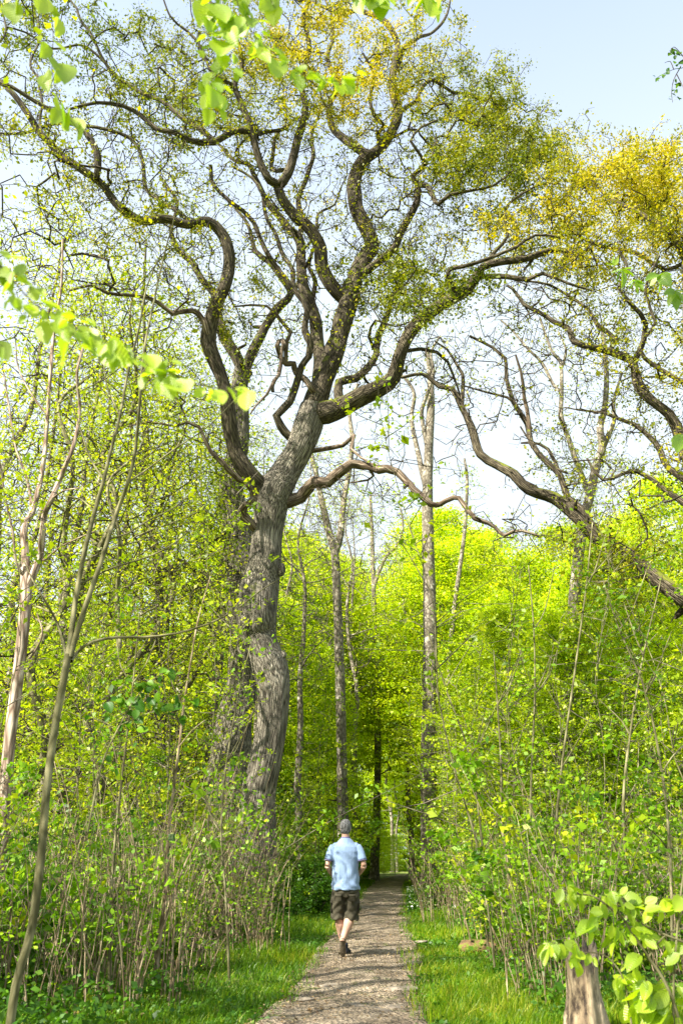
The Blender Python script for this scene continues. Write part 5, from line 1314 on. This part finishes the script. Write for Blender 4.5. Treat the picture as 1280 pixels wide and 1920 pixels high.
# skeleton: x right, y ahead, z up, metres
hipL, hipR = (-.10, 0, .90), (.10, 0, .90)
knL, knR = (-.105, .07, .50), (.055, .06, .50)
anL, anR = (-.015, .15, .085), (-.035, -.17, .235)
shL, shR = (-.185, 0, 1.475), (.185, 0, 1.475)
elL, elR = (-.272, -.05, 1.185), (.278, -.05, 1.185)
wrL, wrR = (-.215, .17, 1.06), (.205, .18, 1.075)
def hand(wr, d, side):
    """palm, four bent fingers of unequal length and a thumb off the side; d points along the palm"""
    wr = A(wr, float); d = norm(A(d, float)); inn = A([-side, 0, 0.0]); nrm = norm(inn - d * inn.dot(d)); lat = np.cross(d, nrm)   # palm faces the body
    if lat[2] < 0: lat = -lat
    out = [limb3([wr - d * .02, wr + d * .03, wr + d * .075, wr + d * .09], [.024, .028, .036, .030], flat=.42)]
    out = [loft([(wr - d * .02, .020, .026), (wr + d * .03, .015, .034), (wr + d * .07, .014, .040), (wr + d * .09, .012, .036)], 16)]
    for k, (o_, ln) in enumerate([(.028, .070), (.010, .078), (-.009, .073), (-.027, .058)]):
        b = wr + d * .082 + lat * o_; p1 = b + d * ln * .42 + nrm * ln * .10; p2 = p1 + norm(d * .6 + nrm * .8) * ln * .33; p3 = p2 + norm(nrm * 1.0 + d * .05) * ln * .27
        out.append(limb3([b - d * .015, b, p1, p2, p3], [.0095, .0095, .0088, .008, .0068], nu=10))
    b = wr + d * .028 + lat * .026; p1 = b + norm(d * .6 + lat * .7 + nrm * .3) * .038; p2 = p1 + norm(d * .9 + nrm * .5) * .030
    out.append(limb3([b - lat * .012, b, p1, p2], [.013, .012, .0105, .008], nu=10))
    return out
body = []
body += [limb3([hipL, (-.105, .04, .70), knL], [.098, .082, .060]), limb3([hipR, (.085, .03, .70), knR], [.098, .082, .060])]
body += [limb3([knL, (-.085, .075, .40), (-.06, .105, .25), anL, (-.012, .155, .05)], [.064, .068, .052, .040, .040]),
         limb3([knR, (.045, .00, .435), (.01, -.075, .345), anR, (-.04, -.185, .20)], [.064, .074, .056, .041, .040])]
body += [loft([((0, 0, .84), .15, .11), ((0, 0, .95), .165, .125), ((0, 0, 1.08), .155, .115), ((0, 0, 1.25), .165, .12), ((0, 0, 1.38), .165, .11), ((0, 0, 1.45), .13, .085), ((0, .005, 1.52), .06, .06)])]
body += [limb3([(0, .0, 1.48), (0, .008, 1.56), (0, .015, 1.64)], [.066, .060, .058])]
for sh, el, wr in ((shL, elL, wrL), (shR, elR, wrR)):
    body += [limb3([A(sh) * [.7, 1, .985], A(sh) * [.95, 1, .985], (A(sh) + A(el)) / 2 + [0, 0, .005], el], [.034, .038, .044, .040]), limb3([el, A(el) * .65 + A(wr) * .35, wr], [.040, .039, .027])]
body += hand(wrL, A(wrL) - A(elL) + [.03, .02, .04], -1) + hand(wrR, A(wrR) - A(elR) + [-.03, .02, .04], 1)
# head: skull, jaw, nose, brow, lips, ears
hc = A([.0, .03, 1.715])
body += [ell(hc, (.074, .092, .098)), ell(hc + [0, .022, -.055], (.056, .068, .062)), ell(hc + [0, .068, -.085], (.026, .022, .022)), limb3([hc + [0, .088, .01], hc + [0, .102, -.012], hc + [0, .112, -.032]], [.009, .012, .014], 10),
         ell(hc + [0, .075, .022], (.045, .018, .012)), ell(hc + [0, .089, -.062], (.022, .010, .007), 12, 8)]
for sd in (-1, 1):
    body += [ell(hc + [sd * .079, -.006, -.018], (.009, .019, .030), 12, 8), ell(hc + [sd * .082, -.012, -.008], (.008, .013, .017), 12, 8), ell(hc + [sd * .045, .060, -.03], (.022, .024, .02), 12, 8)]
M['skin'] = noise_mat('skin', [(.3, (.42, .24, .17)), (.7, (.54, .34, .25))], scale=6, rough=.55, spec=.35, bump=.001, bscale=200)
M['hair'] = noise_mat('grey_hair', [(.3, (.045, .043, .042)), (.5, (.14, .138, .137)), (.7, (.32, .32, .32))], scale=30, rough=.6, bump=.012, bscale=70, stretch=(2.2, 2.2, .6))
m, t, out = new_mat('knit_polo')
tc = node(t, 'ShaderNodeTexCoord'); n1 = node(t, 'ShaderNodeTexNoise', in_Scale=350.0, in_Detail=2.0); t.links.new(tc.outputs['Object'], n1.inputs['Vector'])
rp = ramp(t, [(.3, (.19, .275, .43)), (.7, (.21, .30, .46))], n1.outputs['Fac'])
b = node(t, 'ShaderNodeBsdfPrincipled', in_Roughness=.85); b.inputs['Sheen Weight'].default_value = .2; b.inputs['Specular IOR Level'].default_value = .2; t.links.new(rp.outputs[0], b.inputs['Base Color'])
mpp = node(t, 'ShaderNodeMapping'); mpp.inputs['Scale'].default_value = (7, 7, 3.5); mpp.inputs['Rotation'].default_value = (0, .7, 0); t.links.new(tc.outputs['Object'], mpp.inputs[0])
n2 = node(t, 'ShaderNodeTexNoise', in_Scale=1.6, in_Detail=3.0, in_Distortion=.8); t.links.new(mpp.outputs[0], n2.inputs['Vector'])
bp = node(t, 'ShaderNodeBump', in_Strength=.5, in_Distance=.02); t.links.new(n2.outputs['Fac'], bp.inputs['Height']); t.links.new(bp.outputs[0], b.inputs['Normal'])
t.links.new(b.outputs[0], out.inputs['Surface']); M['polo'] = m
M['polo_trim'] = noise_mat('navy_trim', [(.3, (.10, .10, .20)), (.7, (.16, .15, .28))], scale=40, rough=.8)
M['shorts'] = noise_mat('olive_cotton', [(.3, (.042, .038, .026)), (.7, (.075, .068, .046))], scale=7, rough=.9, bump=.02, bscale=9)
M['shoe'] = noise_mat('shoe_fabric', [(.3, (.012, .014, .022)), (.7, (.035, .04, .06))], scale=20, rough=.7)
M['sole'] = noise_mat('shoe_sole', [(.3, (.06, .05, .035)), (.7, (.16, .13, .09))], scale=30, rough=.8, bump=.006, bscale=60)
M['eye'] = noise_mat('eye', [(.3, (.6, .58, .55)), (.7, (.7, .68, .65))], scale=2, rough=.2)
wp = G(644, 1799); WS = .985
man = thing('person', (wp[0] + .03, wp[1], .045), 'grey haired man in light blue polo shirt and olive cargo shorts walking away', 'person')
man.scale = (WS,) * 3; man.rotation_euler = (0, 0, R(-2))
def mpart(n, me, mat, par=None, label=None):
    o = link(n, me, mat, par or man)
    if label: o['label'] = label
    return o
bd = mpart('body', fuse('body', body, .0065, 3), M['skin'])
for sd in (-1, 1):
    v, f4, f3 = ell(hc + [sd * .030, .083, .004], .012, 12, 8); mpart('eye', mesh_from('eye', v, f4, f3, smooth=True), M['eye'])
hair = [ell(hc + [0, -.012, .014], (.089, .100, .111)), ell(hc + [0, -.035, -.035], (.079, .067, .066)), ell(hc + [0, .03, .055], (.070, .070, .055)), ell(hc + [0, -.045, -.075], (.050, .035, .035))]
def hair_d(a, nn):
    q = a - hc; w = np.sin(q[:, 0] * 160 + 3 * np.sin(q[:, 2] * 60)) * np.sin(q[:, 2] * 90 + 2 * np.sin(q[:, 1] * 70))
    return a + nn * (w * .0035)[:, None]
mpart('hair', fuse('hair', hair, .006, 3, hair_d), M['hair'])
# shirt
sh = [loft([((0, 0, .855), .212, .162), ((0, 0, .90), .210, .158), ((0, 0, 1.00), .200, .142), ((0, 0, 1.12), .198, .140), ((0, 0, 1.26), .208, .142), ((0, -.005, 1.38), .212, .138), ((0, -.005, 1.44), .190, .122), ((0, 0, 1.49), .145, .098), ((0, .003, 1.535), .105, .082), ((0, .006, 1.56), .074, .072)], 28)]
for sx_, el in ((-1, elL), (1, elR)):
    s0 = A([sx_ * .125, 0, 1.445]); s1 = A([sx_ * .178, 0, 1.430]); s2 = A([sx_ * .222, -.018, 1.355]); s3 = A([sx_ * .247, -.030, 1.265])
    sh.append(limb3([s0, s1, s2, s3], [.062, .068, .066, .068], nu=20))
def folds(a, nn):
    x, y, z = a[:, 0], a[:, 1], a[:, 2]
    k = np.clip((1.42 - z) / .3, 0, 1)
    w = np.sin((x * .9 + z * .75) * 48 + 2.0 * np.sin(z * 14) + 1.2 * np.sin(x * 22)) * .0055 * k + np.sin((x * 1.1 - z * .5) * 33 + 2 * np.sin(z * 9 + 1)) * .004 * k
    w += np.where(z < .93, .010 * (.93 - z) / .07 * np.sin(np.arctan2(y, x) * 7), 0)
    return a + nn * w[:, None]
shirt = mpart('polo_shirt', fuse('polo_shirt', sh, .007, 4, folds), M['polo'])
for sx_ in (-1, 1):
    s3 = A([sx_ * .2485, -.031, 1.262]); s4 = A([sx_ * .2505, -.032, 1.250]); v, f4, f3 = loft([(s3, .0715, .0715), (s4, .0715, .0715)], 24)
    mpart('sleeve_band', mesh_from('sleeve_band', v, f4, f3, smooth=True), M['polo_trim'], shirt)
v, f4, f3 = loft([((0, .006, 1.548), .078, .075, (0, 0, 1)), ((0, .008, 1.575), .069, .068, (0, 0, 1)), ((0, .009, 1.585), .064, .063, (0, 0, 1))], 28)
mpart('collar', mesh_from('collar', v, f4, f3, smooth=True), M['polo_trim'], shirt)
# shorts
so = [loft([((0, 0, .76), .13, .11), ((0, 0, .82), .195, .140), ((0, 0, .88), .203, .145), ((0, 0, .95), .186, .132), ((0, 0, .99), .18, .125)], 28),
      limb3([(-.095, .0, .86), (-.112, .025, .70), (-.118, .062, .56), (-.118, .07, .465)], [.108, .107, .103, .102], nu=24), limb3([(.095, 0, .86), (.098, .012, .70), (.086, .03, .56), (.084, .032, .455)], [.110, .110, .108, .108], nu=24)]
def sfold(a, nn):
    x, y, z = a[:, 0], a[:, 1], a[:, 2]; return a + nn * (np.sin(z * 60 + 3 * np.sin(x * 20)) * .004 + np.sin((x - z * .6) * 55) * .003)[:, None]
shorts = mpart('cargo_shorts', fuse('cargo_shorts', so, .007, 3, sfold), M['shorts'])
def pocket(c, sx1, sy1, sz1, rz):
    v, f4, f3 = loft([((0, 0, -sz1), sx1, sy1, (0, 0, 1)), ((0, 0, -sz1 * .9), sx1 * 1.05, sy1 * 1.3, (0, 0, 1)), ((0, 0, sz1 * .55), sx1, sy1 * 1.2, (0, 0, 1)), ((0, 0, sz1 * .6), sx1 * 1.12, sy1 * 1.5, (0, 0, 1)), ((0, 0, sz1), sx1 * 1.1, sy1, (0, 0, 1))], 8)
    ca, sa = math.cos(rz), math.sin(rz); v = v @ np.array([[ca, sa, 0], [-sa, ca, 0], [0, 0, 1]]) + c
    return mesh_from('pocket', v, f4, f3)
mpart('pocket', pocket(A([.192, .02, .63]), .012, .065, .075, 0), M['shorts'], shorts)
mpart('pocket', pocket(A([-.212, .04, .64]), .012, .062, .075, 0), M['shorts'], shorts)
mpart('pocket', pocket(A([.10, -.135, .755]), .05, .008, .045, 0), M['shorts'], shorts)
mpart('pocket', pocket(A([-.10, -.135, .755]), .05, .008, .045, 0), M['shorts'], shorts)
# shoes: built flat pointing +y with the heel at the origin, then posed
def shoe(loc, pitch, yaw):
    Mx = Matrix.Translation(loc) @ Matrix.Rotation(yaw, 4, 'Z') @ Matrix.Rotation(pitch, 4, 'X')
    up = fuse('shoe', [loft([((0, -.03, .045), .030, .030, (0, 1, 0)), ((0, 0, .05), .038, .040, (0, 1, 0)), ((0, .06, .052), .038, .042, (0, 1, 0)), ((.002, .13, .042), .045, .032, (0, 1, 0)), ((.004, .19, .034), .044, .024, (0, 1, 0)), ((.002, .235, .028), .028, .016, (0, 1, 0))], 20),
                        loft([((0, .01, .05), .036, .045), ((0, .012, .09), .040, .046), ((0, .005, .125), .043, .047)], 20)], .006, 3)
    so_ = fuse('sole', [loft([((0, -.035, .012), .020, .012, (0, 1, 0)), ((0, -.015, .012), .036, .013, (0, 1, 0)), ((0, .05, .012), .036, .013, (0, 1, 0)), ((.003, .13, .012), .047, .013, (0, 1, 0)), ((.005, .19, .012), .046, .013, (0, 1, 0)), ((.003, .245, .014), .024, .011, (0, 1, 0))], 20)], .006, 1)
    up.transform(Mx); so_.transform(Mx)
    o = mpart('shoe', up, M['shoe']); mpart('sole', so_, M['sole'], o)
    sk = loft([((0, .006, .11), .042, .044), ((0, .004, .155), .040, .042)], 18); me = mesh_from('sock', *sk, smooth=True); me.transform(Mx); mpart('sock', me, M['shoe'], o)
shoe((-.012, .135, .0), 0, R(-12))
ptc = R(-62); yw = R(4)
# trailing foot on its toe: place the heel so that the ankle sits where the shin ends
shoe((-.034, -.205, .205), ptc, yw)
